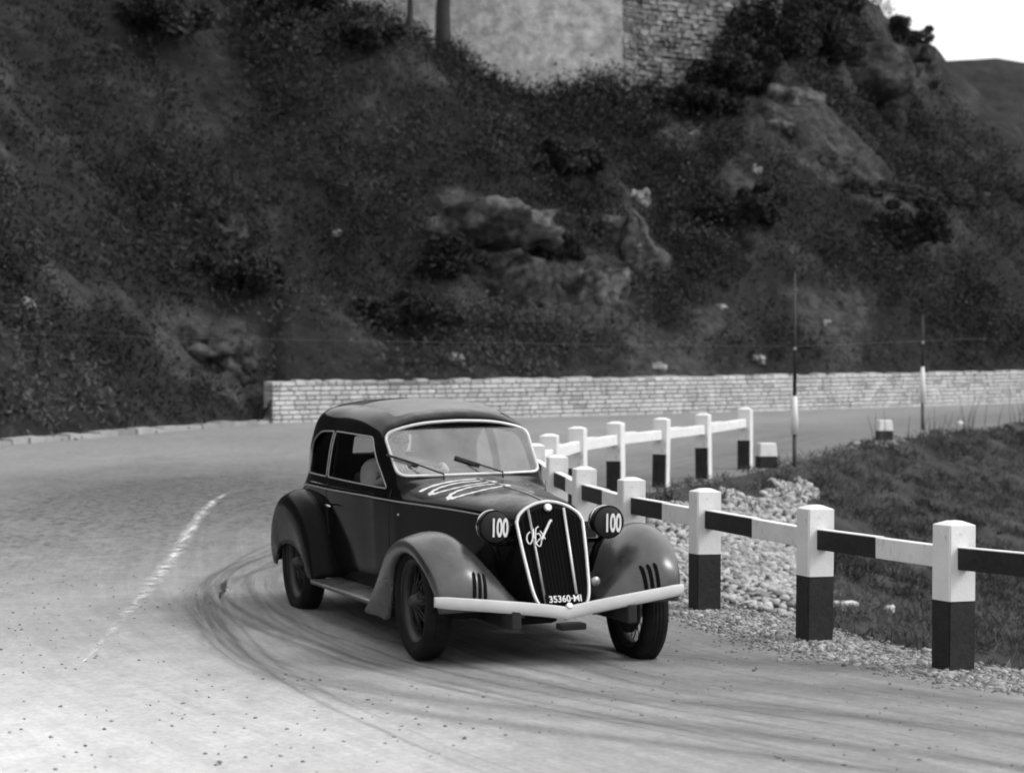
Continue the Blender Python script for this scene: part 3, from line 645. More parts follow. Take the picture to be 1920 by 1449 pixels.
tree(605, 30, 2.8, .12, 43, 'leafy tree at the top of the hill left of the building', (1.6, 1.2, 1.5), dy=.2)

# ------------------------------------------------------------ embankment: rubble apron, gravel, grass
ico = bmesh.new(); bmesh.ops.create_icosphere(ico, subdivisions=2, radius=1); IV = np.array([v.co[:] for v in ico.verts]); IF = np.array([[v.index for v in f.verts] for f in ico.faces]); ico.free()
ico = bmesh.new(); bmesh.ops.create_icosphere(ico, subdivisions=1, radius=1); JV = np.array([v.co[:] for v in ico.verts]); JF = np.array([[v.index for v in f.verts] for f in ico.faces]); ico.free()
def stones(name, P, size, m, base=(IV, IF), flat=.6, rough=.3, tl=.65, th_=1.25, smooth=True, **k):
    Vv, Ff = base; n = len(P); nv = len(Vv)
    S = size[:, None]*np.stack([rng.uniform(.75, 1.35, n), rng.uniform(.65, 1.1, n), rng.uniform(flat*.7, flat*1.3, n)], 1)
    U = np.sign(Vv)*np.abs(Vv)**.75
    pert = 1+rough*vnoise(U[None, :, 0]*1.6+rng.uniform(0, 99, (n, 1)), U[None, :, 1]*1.6+rng.uniform(0, 99, (n, 1)), U[None, :, 2]*1.6+rng.uniform(0, 99, (n, 1)), 9)
    W = U[None]*pert[..., None]*S[:, None]
    a = rng.uniform(0, 6.28, n); bb = rng.normal(0, .35, n)
    ca, sa, cb, sb = np.cos(a)[:, None], np.sin(a)[:, None], np.cos(bb)[:, None], np.sin(bb)[:, None]
    x, y, z = W[..., 0], W[..., 1], W[..., 2]; x, z = x*cb+z*sb, -x*sb+z*cb; x, y = x*ca-y*sa, x*sa+y*ca
    W = np.stack([x, y, z], -1)+P[:, None]
    FF = (Ff[None]+np.arange(n)[:, None, None]*nv).reshape(-1, 3)
    o = npmesh(name, W.reshape(-1, 3), FF, m, smooth, **k)
    tn = np.repeat(rng.uniform(tl, th_, n), len(Ff)); at_ = o.data.attributes.new('tone', 'FLOAT', 'FACE'); at_.data.foreach_set('value', tn.astype(np.float32)); return o
M_stone = mat('rubble_stone', .34, .9, spec=.15, var=.22, vscale=9, bump=.5, bscale=30, attr='tone')
gx, gy = np.meshgrid(np.arange(-.2, 6, .074), np.arange(15, 33, .09)); gx = gx.ravel()+rng.uniform(-.03, .03, gx.size); gy = gy.ravel()+rng.uniform(-.036, .036, gy.size)
h, d, a = ground_h(gx, gy); edge = np.interp(gy, [p[1] for p in ST], [p[0] for p in ST]) + .25*fbm(gy*1.5, gy*0, 0, 3, 2)
far_ok = np.where(gy > 24, d > .75+.25*vnoise(gx*2, gy*2, 0, 4), d > .38)
k_ = far_ok & (gx < edge) & (gx/gy < .2)
P = np.stack([gx[k_], gy[k_], h[k_]+.02], 1)
stones('rubble_apron', P, rng.uniform(.034, .066, len(P)), M_stone, (JV, JF), .55, .55, .5, 1.15, False, kind='stuff', label='apron of pale rubble stones inside the bend behind the striped fence', cat='rubble')
# stray stones at the apron's edge
# gravel verge along the fence
def along(P, n, lo, hi, a0, a1):
    P = np.array(P); cu = np.concatenate([[0], np.cumsum(np.hypot(*np.diff(P, axis=0).T))]); s = rng.uniform(a0*cu[-1], a1*cu[-1], n); off = rng.uniform(lo, hi, n)
    x, y = np.interp(s, cu, P[:, 0]), np.interp(s, cu, P[:, 1]); tx = np.interp(s+.1, cu, P[:, 0])-np.interp(s-.1, cu, P[:, 0]); ty = np.interp(s+.1, cu, P[:, 1])-np.interp(s-.1, cu, P[:, 1]); l = np.hypot(tx, ty)
    return x+ty/l*off, y-tx/l*off
x, y = along([(3.9, 10.65), (3.2, 12.06)]+NEAR, 24000, -1, 1, 0, 1)
dd = rng.normal(-.02, .20, len(x)); x, y = along([(3.9, 10.65), (3.2, 12.06)]+NEAR, 24000, 0, 0, 0, 1)
dxy = rng.normal(0, .19, (len(x), 2)); x = x+dxy[:, 0]-.10; y = y+dxy[:, 1]-.05
h, d, a = ground_h(x, y)
k_ = (d > -.62+.30*rng.random(len(d))**2+.16*vnoise(a*2.5, a*0, 0, 6)) & (d < .5)
M_grav = mat('gravel_stone', .27, .95, spec=.1, var=.2, vscale=20, attr='tone')
P = np.stack([x[k_], y[k_], h[k_]+.002], 1)
stones('gravel_verge', P, np.clip(.0085*np.exp(rng.normal(0, .5, len(P))), .004, .03), M_grav, (JV, JF), .6, .5, .4, 1.3, kind='stuff', label='loose gravel along the foot of the striped fence', cat='gravel')
# loose grit over the road
n = 2600; x = rng.uniform(-4, 5, n); y = 9+rng.random(n)**1.2*24; h, d, a = ground_h(x, y); k_ = (d < -.3) & (fbm(x*.7, y*.4, 0, 3, 12) > .04)
x, y, h = x[k_], y[k_], h[k_]
stones('road_grit', np.stack([x, y, h+.001], 1), rng.uniform(.004, .012, len(x)), mat('grit_stone', .16, .95, attr='tone', var=.2), (JV, JF), .6, .3, .4, 1.4, kind='stuff', label='dark grit scattered over the pale road', cat='grit')
# grass on the banks
M_grass = mat('bank_grass', .052, .85, spec=.15, var=.35, vscale=1.3, attr='tone')
def grass(name, n, x0, x1, y0, y1, cond, cnt, spread, ln, wd, label, m=M_grass):
    x = rng.uniform(x0, x1, n); y = rng.uniform(y0, y1, n); h, d, a = ground_h(x, y); k_ = cond(x, y, d)
    x, y, h = x[k_], y[k_], h[k_]; P = np.stack([x, y, h+.01], 1)
    tf = lambda P: np.clip(.95+1.5*fbm(P[:, 0]*1.1, P[:, 1]*.7, 0, 3, 55), .25, 2.6)
    return blades(name, P, np.tile([0, -.1, .99], (len(P), 1)), cnt, np.array([spread, spread, .01]), ln, wd, .5, m, tf, kind='stuff', label=label, cat='grass')
ex = lambda y: np.interp(y, [p[1] for p in ST], [p[0] for p in ST])
grass('grass', 26000, 1.6, 14, 13, 52, lambda x, y, d: (d > .42) & (x > ex(y)+.02) & (x/y < .24) & (fbm(x*1.2, y*1.2, 0, 3, 66) > -.28), 9, .06, .10, .010, 'short dark grass on the bank below the far road')
grass('grass', 2500, 1.0, 8, 24, 45, lambda x, y, d: (d > .10) & (d < 1.1) & (x/y < .24), 10, .06, .09, .010, 'dark turf strip along the edge of the far road')
grass('weeds', 500, 1.5, 4.6, 12.2, 17.5, lambda x, y, d: (d > .45) & (d < 1.1), 12, .05, .09, .006, 'thin weeds at the edge of the gravel by the near posts')
# tall dry stems at the far road edge
def stems(px0, px1, n, hg, seed, label):
    rr = random.Random(seed)
    pxs = sorted(rr.uniform(px0, px1) for _ in range(n)); od = ('first', 'second', 'third', 'fourth', 'fifth', 'sixth', 'seventh', 'eighth')
    for i in range(n):
        px = pxs[i]; th_ = (px-960)/F
        Yl = np.arange(33, 60, .1); dl, _ = pl_dist(th_*Yl, Yl, RAIL); y = float(Yl[np.argmin(np.abs(dl-rr.uniform(.1, .5)))]); x = th_*y; z = rz0(x, y)-.05
        l = hg*rr.uniform(.5, 1.1); lx = rr.uniform(-.25, .3)
        tube('weed_stem', [(x, y, z), (x+lx*l*.3, y, z+l*.5), (x+lx*l, y, z+l)], [.008, .006, .003], M_stem, n=4, label=label.replace('weed stem', 'weed stem (%s from left)' % od[i] if i else 'weed stem (leftmost)'), cat='weed', group='tall weeds on the far verge')
M_stem = mat('dry_stem', .06, .9)
stems(1635, 1665, 6, .55, 1, 'thin dark weed stem behind the farther squat road marker')
stems(1700, 1745, 7, .5, 2, 'thin weed stem around the foot of the farther pole')
stems(1748, 1800, 8, .55, 3, 'thin weed stem a little right of the farther pole')
stems(1805, 1850, 7, .7, 4, 'tall weed stem between the farther pole and right edge')
stems(1870, 1925, 8, .6, 5, 'tall weed stem on the verge at the right edge of the view')

# ------------------------------------------------------------ fence posts and rails
def post(x, y, ang, label, far=False, wdt=.18, hgt=.85):
    """square post with pyramid cap, white over black"""
    z = rz0(x, y)
    p = empty('fence_post', (x, y, z), ang, label=label, cat='fence post', group='far fence posts' if far else 'near fence posts')
    pr = random.Random(int(x*977+y*31)); p.rotation_euler = (R(pr.uniform(-.9, .9)), R(pr.uniform(-.9, .9)), ang+R(pr.uniform(-2, 2)))
    hw = wdt/2; split = .40+pr.uniform(-.008, .008); bm = bmesh.new()
    box_bm(bm, (0, 0, (split+hgt-.02)/2), (wdt, wdt, hgt-.02-split))
    top = [v for v in bm.verts if v.co.z > hgt-.05]
    tf = [f for f in bm.faces if all(v in top for v in f.verts)]
    r = bmesh.ops.inset_region(bm, faces=tf, thickness=hw*.92); 
    for v in tf[0].verts: v.co.z += .024
    es = [e for e in bm.edges if abs(e.verts[0].co.z-e.verts[1].co.z) > .1]
    bmesh.ops.bevel(bm, geom=es, offset=.008, segments=2, affect='EDGES')
    bm_obj('upper_part', bm, M_pw, p)
    bm = bmesh.new(); box_bm(bm, (0, 0, (split-.25)/2), (wdt, wdt, split+.25))
    es = [e for e in bm.edges if abs(e.verts[0].co.z-e.verts[1].co.z) > .1]
    bmesh.ops.bevel(bm, geom=es, offset=.008, segments=2, affect='EDGES')
    o = bm_obj('lower_part', bm, [M_pb, M_pw], p)
    if far:
        for f in o.data.polygons:
            if f.normal.y < -.7: f.material_index = 1
    return p
NPOS = [(3.2, 12.06)] + NEAR
def angdir(a, b): return math.atan2(b[1]-a[1], b[0]-a[0])
names_n = ['post just outside the right edge of the view', 'nearest striped post, at the right edge of the gravel', 'second striped post from the right, beside the edge of the rubble apron', 'third striped post from the right, behind the car\'s front wheel', 'striped post directly behind the headlight nearest the fence', 'striped post behind the car bonnet, rail running into it from both sides', 'small striped post close beside the windscreen pillar']
for i in range(len(NPOS)):
    a = NPOS[max(i-1, 0)]; b_ = NPOS[min(i+1, len(NPOS)-1)]
    if i: post(NPOS[i][0], NPOS[i][1], angdir(b_, a), names_n[i])
names_f = ['white post of the far fence nearest to the car roof', 'second post of the far fence from the car', 'third post of the far fence, black foot behind the near rail', 'fourth post of the far fence from the car', 'fifth post of the far fence, last but one', 'end post of the far fence beside the squat road marker']
for i in range(len(FAR)):
    a = FAR[max(i-1, 0)]; b_ = FAR[min(i+1, len(FAR)-1)]
    post(FAR[i][0], FAR[i][1], angdir(a, b_), names_f[i], True)
post(.22, 22.7, R(90), 'post at the tip of the bend hidden behind the car')
def rail(a, b, label, two, grp):
    za, zb = rz0(*a)+.64, rz0(*b)+.64
    A_, B_ = Vector((a[0], a[1], za)), Vector((b[0], b[1], zb)); d = (B_-A_).normalized(); A_ += d*.086; B_ -= d*.086
    root = empty('fence_rail', (A_+B_)/2, math.atan2(d.y, d.x), label=label, cat='fence rail', group=grp); L = (B_-A_).length; sl = math.asin(d.z)
    rot = Matrix.Rotation(-sl, 4, 'Y')
    if two:
        for nm, c, m in (('black_half', -L/4, M_pb), ('white_half', L/4, M_pw)):
            bm = bmesh.new(); box_bm(bm, rot @ Vector((c, 0, 0)), (L/2, .07, .125), rot, .006); bm_obj(nm, bm, m, root)
        if True:
            bm = bmesh.new(); box_bm(bm, rot @ Vector((-L/4, 0, .0645)), (L/2-.01, .066, .005), rot); bm_obj('top_edge', bm, M_pw, root)
    else:
        bm = bmesh.new(); box_bm(bm, (0, 0, 0), (L, .085, .12), rot, .012)
        for v in bm.verts: pass
        box_bm(bm, rot @ Vector((-L*.30, -.005, .062)), (L*.34, .07, .03), rot, .008)
        bm_obj('rail_beam', bm, M_pw, root)
        root.name = 'fence_rail'
ln = ['rail at the right edge of the view running out of frame', 'black and white rail between the nearest and second posts', 'black and white rail between the second and third posts, over the rubble', 'black and white rail just right of the right headlight', 'black and white rail running behind the right headlight', 'short striped rail beside the windscreen pillar']
for i in range(len(NPOS)-1): rail(NPOS[i+1], NPOS[i], ln[i], True, 'striped rails of the near fence')
rail((.22, 22.7), NEAR[-1], 'striped rail hidden behind the car at the tip of the bend', True, 'striped rails of the near fence')
lf = ['far white rail nearest to the car roof', 'second far white rail from the car', 'third far white rail from the car', 'fourth far white rail from the car', 'last far white rail, ending at the end post']
rail((.22, 22.7), FAR[0], 'white rail at the tip of the bend behind the car', False, 'white rails of the far fence')
for i in range(len(FAR)-1): rail(FAR[i], FAR[i+1], lf[i], False, 'white rails of the far fence')
# squat road markers
def marker(px, y, s, label):
    x = (px-960)/F*y; r = empty('road_marker', (x, y, rz0(x, y)-.02), .2, label=label, cat='road marker', group='squat road markers')
    def frus(nm, z0, z1, w0, w1, m):
        bm = bmesh.new(); q = bmesh.ops.create_cube(bm, size=1)
        for v in bm.verts:
            t_ = v.co.z+.5; ww = w0+(w1-w0)*t_; v.co.x *= ww; v.co.y *= ww*.8; v.co.z = z0+(z1-z0)*t_
        bmesh.ops.bevel(bm, geom=[e for e in bm.edges if min(e.verts[0].co.z, e.verts[1].co.z) > z1-.01 or abs(e.verts[0].co.z-e.verts[1].co.z) > .05] if nm == 'top' else [e for e in bm.edges if abs(e.verts[0].co.z-e.verts[1].co.z) > .05], offset=.012, segments=1, affect='EDGES')
        bm_obj(nm, bm, m, r, False)
    frus('base', -.1, .2*s, .30*s, .285*s, M_pb); frus('top', .2*s, .4*s, .285*s, .25*s, M_pw)
marker(1437, 32.9, .92, 'squat white-topped road marker beside the end of the far fence')
marker(1658, 40.6, .9, 'squat white-topped road marker farther along, left of the farther pole')
# thin poles
def pole(px, y, ztop, zw0, zw1, label):
    x = (px-960)/F*y; z = rz0(x, y); r = empty('marker_pole', (x, y, z), label=label, cat='pole', group='thin poles beside the far road')
    rr_ = .028
    tube('lower_pole', [(0, 0, -.3), (0, 0, zw0)], rr_*1.1, M_dark, r); tube('white_band', [(0, 0, zw0), (0, 0, (zw0+zw1)/2), (0, 0, zw1)], [.05, .05, .032], M_pw, r, n=12)
    tube('upper_pole', [(0, 0, zw1), (0, 0, ztop)], [rr_, .012], M_dark, r)
    bm = bmesh.new(); bmesh.ops.create_cone(bm, segments=10, radius1=.03, radius2=.018, depth=.06, cap_ends=True, matrix=Matrix.Translation((0, 0, 1.66))); bm_obj('insulator', bm, M_trimdim, r, True)
    return Vector((x, y, z+1.69))
M_dark2 = mat('dull_wire', .10, .7)
w1 = pole(1490, 33.6, 2.75, .43, .98, 'thin dark pole with a white band beside the first squat marker')
w2 = pole(1730, 44.6, 2.2, .5, 1.20, 'thin pole with a white band farther along the road edge')
w3 = w2+(w2-w1)*.8; w0 = Vector((-9.5, 36, 2.25))
pp = [w0.lerp(w1, q/10)-Vector((0, 0, .1*4*(q/10)*(1-q/10)*.3)) for q in range(11)]+[w1.lerp(w2, .5), w2, w3]
tube('wire', pp, .0022, M_dark2, n=5, label='thin wire strung past the tops of the white banded poles', cat='wire')
# a few light stones on the verge and the bank
for (px, y, s_, lb) in ((1608, 38.6, .055, 'white stone on the far verge left of the farther marker'), (1800, 47.0, .07, 'white stone on the far verge right of the farther pole')):
    x = (px-960)/F*y; rock('verge_stone', (x, y, rz0(x, y)+.03), (s_, s_*.8, s_*.6), int(px), M_stone2 if False else M_pw, 2, .3, label=lb, cat='stone')
x, y = 3.2, 22.6; hh = ground_h(np.array([x]), np.array([y]))[0][0]
for (px, yy, s_, lb) in ((1580, 24.6, (.15, .05, .03), 'flat pale slab lying on the dark bank right of the rubble'), (1668, 25.0, (.05, .04, .05), 'small pale stone on the dark bank'), (1712, 17.0, (.045, .04, .03), 'white pebble on the bank behind the nearest rail'), (1720, 15.2, (.06, .04, .02), 'pale stone chip beside the nearest post on the gravel edge')):
    x = (px-960)/F*yy; hh = float(ground_h(np.array([x]), np.array([yy]))[0][0]); rock('loose_stone', (x, yy, hh+.04), s_, int(px), M_grav2 if False else mat('loose_stone_%d' % px, .5, .9, var=.1), 2, .3, label=lb, cat='stone')

exec_car = True
# ============================================================ THE CAR
def pchip(x, Y, q):
    """shape-preserving cubic; x (n,), Y (n,...), q (m,)"""
    x = np.asarray(x, float); Y = np.asarray(Y, float); q = np.asarray(q, float); n = len(x); h = np.diff(x); sh = (-1,)+(1,)*(Y.ndim-1)
    dl = np.diff(Y, axis=0)/h.reshape(sh); m_ = np.zeros_like(Y)
    a, b_ = dl[:-1], dl[1:]; w1_ = (2*h[1:]+h[:-1]).reshape(sh); w2_ = (h[1:]+2*h[:-1]).reshape(sh)
    with np.errstate(all='ignore'): hm = (w1_+w2_)/(w1_/a+w2_/b_)
    m_[1:-1] = np.where(a*b_ > 0, hm, 0); m_[1:-1] = np.nan_to_num(m_[1:-1]); m_[0] = dl[0]; m_[-1] = dl[-1]
    i = np.clip(np.searchsorted(x, q)-1, 0, n-2); t_ = ((q-x[i])/h[i]).reshape(sh); hh = h[i].reshape(sh)
    return (2*t_**3-3*t_**2+1)*Y[i]+(t_**3-2*t_**2+t_)*hh*m_[i]+(-2*t_**3+3*t_**2)*Y[i+1]+(t_**3-t_**2)*hh*m_[i+1]
def catmull(Y, n):
    """Y (k,...) -> smooth samples, n per span"""
    k = len(Y); out = []
    for i in range(k-1):
        p0, p1, p2, p3 = Y[max(i-1, 0)], Y[i], Y[i+1], Y[min(i+2, k-1)]
        if i == 0: p0 = 2*p1-p2
        if i == k-2: p3 = 2*p2-p1
        for j in range(n):
            f = j/n; out.append(.5*((2*p1)+(-p0+p2)*f+(2*p0-5*p1+4*p2-p3)*f*f+(-p0+3*p1-3*p2+p3)*f**3))
    out.append(Y[-1]); return np.array(out)
# body sections: half profile (y, z) from the keel up to the roof or bonnet ridge
SEC = [
 (-2.28, [(0, .40), (.10, .40), (.16, .43), (.18, .46), (.19, .50), (.18, .52), (.16, .54), (.12, .56), (.08, .57), (.04, .575), (0, .578)]),
 (-2.15, [(0, .34), (.28, .34), (.36, .38), (.42, .48), (.42, .58), (.40, .62), (.36, .67), (.30, .71), (.22, .735), (.11, .75), (0, .752)]),
 (-1.90, [(0, .32), (.38, .32), (.47, .36), (.53, .58), (.54, .76), (.53, .80), (.50, .87), (.46, .98), (.37, 1.06), (.20, 1.11), (0, 1.12)]),
 (-1.62, [(0, .31), (.45, .31), (.54, .35), (.62, .62), (.635, .87), (.62, .92), (.59, 1.02), (.575, 1.185), (.50, 1.33), (.28, 1.405), (0, 1.425)]),
 (-1.35, [(0, .30), (.48, .30), (.57, .34), (.65, .65), (.665, .91), (.65, .95), (.625, 1.08), (.605, 1.27), (.54, 1.42), (.32, 1.49), (0, 1.508)]),
 (-.95, [(0, .29), (.49, .29), (.58, .33), (.64, .65), (.655, .905), (.64, .94), (.62, 1.08), (.58, 1.265), (.505, 1.41), (.30, 1.49), (0, 1.512)]),
 (-.45, [(0, .29), (.49, .29), (.58, .33), (.61, .65), (.62, .90), (.605, .93), (.59, 1.06), (.56, 1.245), (.49, 1.39), (.29, 1.475), (0, 1.50)]),
 (-.13, [(0, .29), (.48, .29), (.56, .33), (.58, .64), (.585, .895), (.57, .925), (.56, 1.05), (.54, 1.22), (.475, 1.345), (.28, 1.425), (0, 1.448)]),
 (-.055, [(0, .29), (.475, .29), (.555, .33), (.575, .64), (.58, .893), (.565, .92), (.555, 1.04), (.535, 1.20), (.475, 1.315), (.28, 1.385), (0, 1.405)]),
 (.245, [(0, .29), (.46, .29), (.52, .33), (.53, .62), (.53, .885), (.518, .905), (.51, .94), (.495, .975), (.44, 1.01), (.24, 1.028), (0, 1.035)]),
 (.33, [(0, .29), (.44, .29), (.49, .33), (.51, .62), (.512, .883), (.505, .895), (.48, .925), (.43, .955), (.34, .985), (.18, 1.008), (0, 1.018)]),
 (.75, [(0, .28), (.34, .28), (.38, .32), (.415, .60), (.425, .875), (.42, .885), (.395, .912), (.345, .94), (.265, .965), (.14, .988), (0, 1.000)]),
 (1.20, [(0, .28), (.24, .28), (.28, .33), (.305, .58), (.325, .86), (.32, .87), (.30, .893), (.26, .918), (.195, .942), (.10, .965), (0, .977)]),
 (1.50, [(0, .28), (.16, .29), (.21, .36), (.235, .58), (.25, .83), (.247, .842), (.232, .868), (.20, .892), (.15, .916), (.08, .938), (0, .950)]),
 (1.60, [(0, .265), (.10, .305), (.175, .38), (.205, .58), (.222, .80), (.218, .825), (.205, .853), (.175, .880), (.13, .905), (.07, .925), (0, .935)]),
]
SX = np.array([s[0] for s in SEC]); SP = np.array([s[1] for s in SEC]); SP[-1, :, 0] *= .955; SP[-2, :, 0] *= .965
def shear(x, z): return x + .44*(.935-z)*sstep(.55, 1.60, x)
def sections(q, nsp=6):
    P_ = pchip(SX, SP, q)                       # (m,11,2)
    # the windscreen is flat: use straight interpolation there
    for i, xx in enumerate(q):
        if -.055 <= xx <= .245:
            f = (xx+.055)/.30; a = SP[8]*(1-f)+SP[9]*f; P_[i] = a
    return np.stack([catmull(p, nsp) for p in P_])   # (m,61,2)
def body_geo(q, inset=0, zmin=None, dx=0):
    S_ = sections(q); V = []; Fc = []; ring = None
    for xx, s_ in zip(q, S_):
        s_ = s_.copy()
        if inset:
            s_[:, 0] = np.clip(s_[:, 0]-inset*np.clip(s_[:, 0]/.08, 0, 1), 0, None); s_[:, 1] = np.where(s_[:, 1] > .9, s_[:, 1]-inset*np.clip((s_[:, 1]-.9)/.1, 0, 1), s_[:, 1])
        if zmin is not None: s_[:, 1] = np.maximum(s_[:, 1], zmin+.0005*np.arange(len(s_)))
        half = [(xx-dx, y, z) for y, z in s_]; full = half+[(a, -b, c) for a, b, c in half[-2:0:-1]]
        ring = len(full); V += [(float(shear(a, c)), b, c) if dx == 0 else (a, b, c) for a, b, c in full]
    m_ = len(q)
    for i in range(m_-1):
        for j in range(ring):
            Fc.append((i*ring+j, i*ring+(j+1) % ring, (i+1)*ring+(j+1) % ring, (i+1)*ring+j))
    Fc.append(tuple(range(ring))[::-1]); Fc.append(tuple((m_-1)*ring+j for j in range(ring)))
    return V, Fc
q = np.unique(np.concatenate([np.linspace(-2.28, -1.9, 12), np.linspace(-1.9, -.13, 46), np.linspace(-.13, -.055, 7), np.linspace(-.055, .245, 9), np.linspace(.245, .33, 7), np.linspace(.33, 1.6, 40)]).round(5))
YAW = math.atan2(-.9455, .3256)+R(1.0)
car = empty('vintage_coupe', (-.33, 15.5, -.04), YAW, label='black 1930s racing coupe with number 100 on its headlight covers, cornering on the dusty road', cat='car')
car.rotation_euler = (R(1.0), R(.3), YAW)
tmp = []
V_, F_ = body_geo(q); body = recalc(mesh('body', V_, F_, M_body, None)); 
def bvh(o): return BVHTree.FromPolygons([v.co for v in o.data.vertices], [p.vertices for p in o.data.polygons])
BV = bvh(body)
qi = np.unique(np.concatenate([np.linspace(-1.60, -.05, 26), np.linspace(-.05, .245, 8)]).round(5))
V_, F_ = body_geo(qi, .035, .50, .045); cav = recalc(mesh('cav', V_, F_))
# window outlines
def rrect(pts, rad, n=6):
    """round the corners of a polygon"""
    out = []; k = len(pts); P_ = [Vector(p) for p in pts]; rad = rad if isinstance(rad, (list, tuple)) else [rad]*k
    for i in range(k):
        a, b_, c = P_[i-1], P_[i], P_[(i+1) % k]; u = (a-b_).normalized(); v = (c-b_).normalized(); r_ = rad[i]
        if r_ == 0: out.append(b_.copy()); continue
        p, s_ = b_+u*r_, b_+v*r_
        for j in range(n+1):
            f = j/n; out.append((1-f)**2*p+2*f*(1-f)*b_+f*f*s_)
    return out
def densify(pts, st):
    out = []; k = len(pts)
    for i in range(k):
        a, b_ = pts[i], pts[(i+1) % k]; n = max(1, int((b_-a).length/st)); out += [a.lerp(b_, j/n) for j in range(n)]
    return out
wsd = Vector((-.30, 0, .37)).normalized(); wsn = Vector((.37, 0, .30)).normalized(); ws0 = Vector((.245, 0, 1.035))   # slope, normal, base
ws = densify(rrect([(-.485, .012), (-.25, -.004), (0, -.006), (.25, -.004), (.485, .012), (.497, .385), (.27, .425), (0, .434), (-.27, .425), (-.497, .385)], [.075, 0, 0, 0, .075, .055, .12, .12, .12, .055]), .02)
wsp = [ws0+Vector((0, p.x, 0))+wsd*(p.y+.012) for p in ws]
def prism(name, pts, d0, d1):
    n = len(pts); V = [p+d0 for p in pts]+[p+d1 for p in pts]; Fc = [tuple(range(n))[::-1], tuple(range(n, 2*n))]+[(i, (i+1) % n, n+(i+1) % n, n+i) for i in range(n)]
    return recalc(mesh(name, V, Fc))
door_o = densify(rrect([(-.955, .985), (.105, .958), (-.205, 1.283), (-.955, 1.298)], [.02, .03, .045, .02]), .03)
qrt_o = densify(rrect([(-1.46, .995), (-.995, .986), (-.995, 1.298), (-1.25, 1.292), (-1.425, 1.20)], [.035, .02, .02, .08, .08]), .03)
rear_o = densify(rrect([(-.26, 1.10), (-.02, 1.10), (-.02, 1.235), (-.24, 1.235)], .02), .05)
cut = [cav, prism('c', wsp, -wsn*.16, wsn*.10)]
cut.append(prism('c', [Vector((p.x, -.9, p.y)) for p in door_o], Vector(), Vector((0, 1.8, 0))))
cut.append(prism('c', [Vector((p.x, -.9, p.y)) for p in qrt_o], Vector(), Vector((0, 1.8, 0))))
for sg in (1, -1): cut.append(prism('c', [Vector((-2.2, p.x*sg, p.y)) for p in rear_o], Vector(), Vector((1.1, 0, 0))))
for c in cut:
    md = body.modifiers.new('b', 'BOOLEAN'); md.operation = 'DIFFERENCE'; md.solver = 'EXACT'; md.object = c
bpy.context.view_layer.update()
dg = bpy.context.evaluated_depsgraph_get(); nm = bpy.data.meshes.new_from_object(body.evaluated_get(dg)); body.modifiers.clear()
body.data = nm; nm.name = 'body'
for c in cut: bpy.data.objects.remove(c)
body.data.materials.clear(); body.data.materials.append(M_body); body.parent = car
body.data.polygons.foreach_set('use_smooth', [True]*len(body.data.polygons))
body.data.polygons.foreach_set('material_index', [0]*len(body.data.polygons))
bm = bmesh.new(); bm.from_mesh(body.data)
for e in bm.edges:
    if len(e.link_faces) == 2 and e.calc_face_angle(0) > R(32): e.smooth = False
bm.to_mesh(body.data); bm.free()
print('BODY polys', len(body.data.polygons))
# trims and panes
def onbody(p, d):
    h_ = BV.ray_cast(p, d); return h_[0] if h_[0] else p
ws_s = [onbody(p+wsn*.5, -wsn) for p in wsp]
tube('windscreen_frame', [p+wsn*.003 for p in ws_s], .0105, M_trim, car, n=8, closed=True)
cen = sum(ws_s, Vector())/len(ws_s)
def pane(name, pts, n, m, inset=.012):
    k = len(pts); c = sum(pts, Vector())/k; P_ = [p-n*((p-c).dot(n))-n*inset for p in pts] if name.startswith('wind') else [p-n*inset for p in pts]
    if not name.startswith('wind'):          # side glass follows the curve of the body side: fit a plane
        A_ = np.array([(p.x, 1, p.z) for p in P_]); co = np.linalg.lstsq(A_, np.array([p.y for p in P_]), rcond=None)[0]
        P_ = [Vector((p.x, float(np.dot(co, (p.x, 1, p.z))), p.z)) for p in P_]
    V = P_+[p-n*.005 for p in P_]; Fc = [tuple(range(k)), tuple(range(k, 2*k))[::-1]]+[(i, k+i, k+(i+1) % k, (i+1) % k) for i in range(k)]
    return recalc(mesh(name, V, Fc, m, car))
pane('windscreen_glass', ws_s, wsn, M_glass, .004)
for sg in (1, -1):
    for o_, nm_ in ((door_o, 'door_window'), (qrt_o, 'quarter_window')):
        pts = [onbody(Vector((p.x, sg*1.2, p.y)), Vector((0, -sg, 0))) for p in o_]
        tube('window_frame', [p+Vector((0, sg*.001, 0)) for p in pts], .0055, M_trimdim, car, n=6, closed=True)
        pane(nm_, pts, Vector((0, sg, 0)), M_glass2)
    # belt moulding from the tail to the grille
    bl = sections(np.linspace(-1.75, 1.56, 60))[:, 24:27]
    pts = [Vector((float(shear(xx, s_[0][1])), sg*(s_[0][0]+.002), s_[0][1])) for xx, s_ in zip(np.linspace(-1.75, 1.56, 60), bl)]
    tube('belt_moulding', pts, .0055, M_trimdim, car, n=6)
# sliding roof panel with its seam
def skin(x0, x1, y0, lift, name, m, rnd=.06):
    o_ = densify(rrect([(x0, -y0), (x1, -y0*.97), (x1, y0*.97), (x0, y0)], rnd), .03); 
    V = []; Fc = []; nr = 14
    for k in range(nr+1):
        f = k/nr
        for p in o_:
            q_ = Vector(((x0+x1)/2+(p.x-(x0+x1)/2)*f, p.y*f)); h_ = onbody(Vector((q_.x, q_.y, 2)), Vector((0, 0, -1))); V.append(h_+Vector((0, 0, lift if k < nr else -.002)))
    n_ = len(o_)
    for k in range(nr):
        for j in range(n_): Fc.append((k*n_+j, k*n_+(j+1) % n_, (k+1)*n_+(j+1) % n_, (k+1)*n_+j))
    return recalc(mesh(name, V, Fc, m, car, True))
skin(-.98, -.17, .40, .004, 'roof_panel', mat('roof_cloth', .19, .75, var=.12, vscale=5, bump=.1, bscale=90))
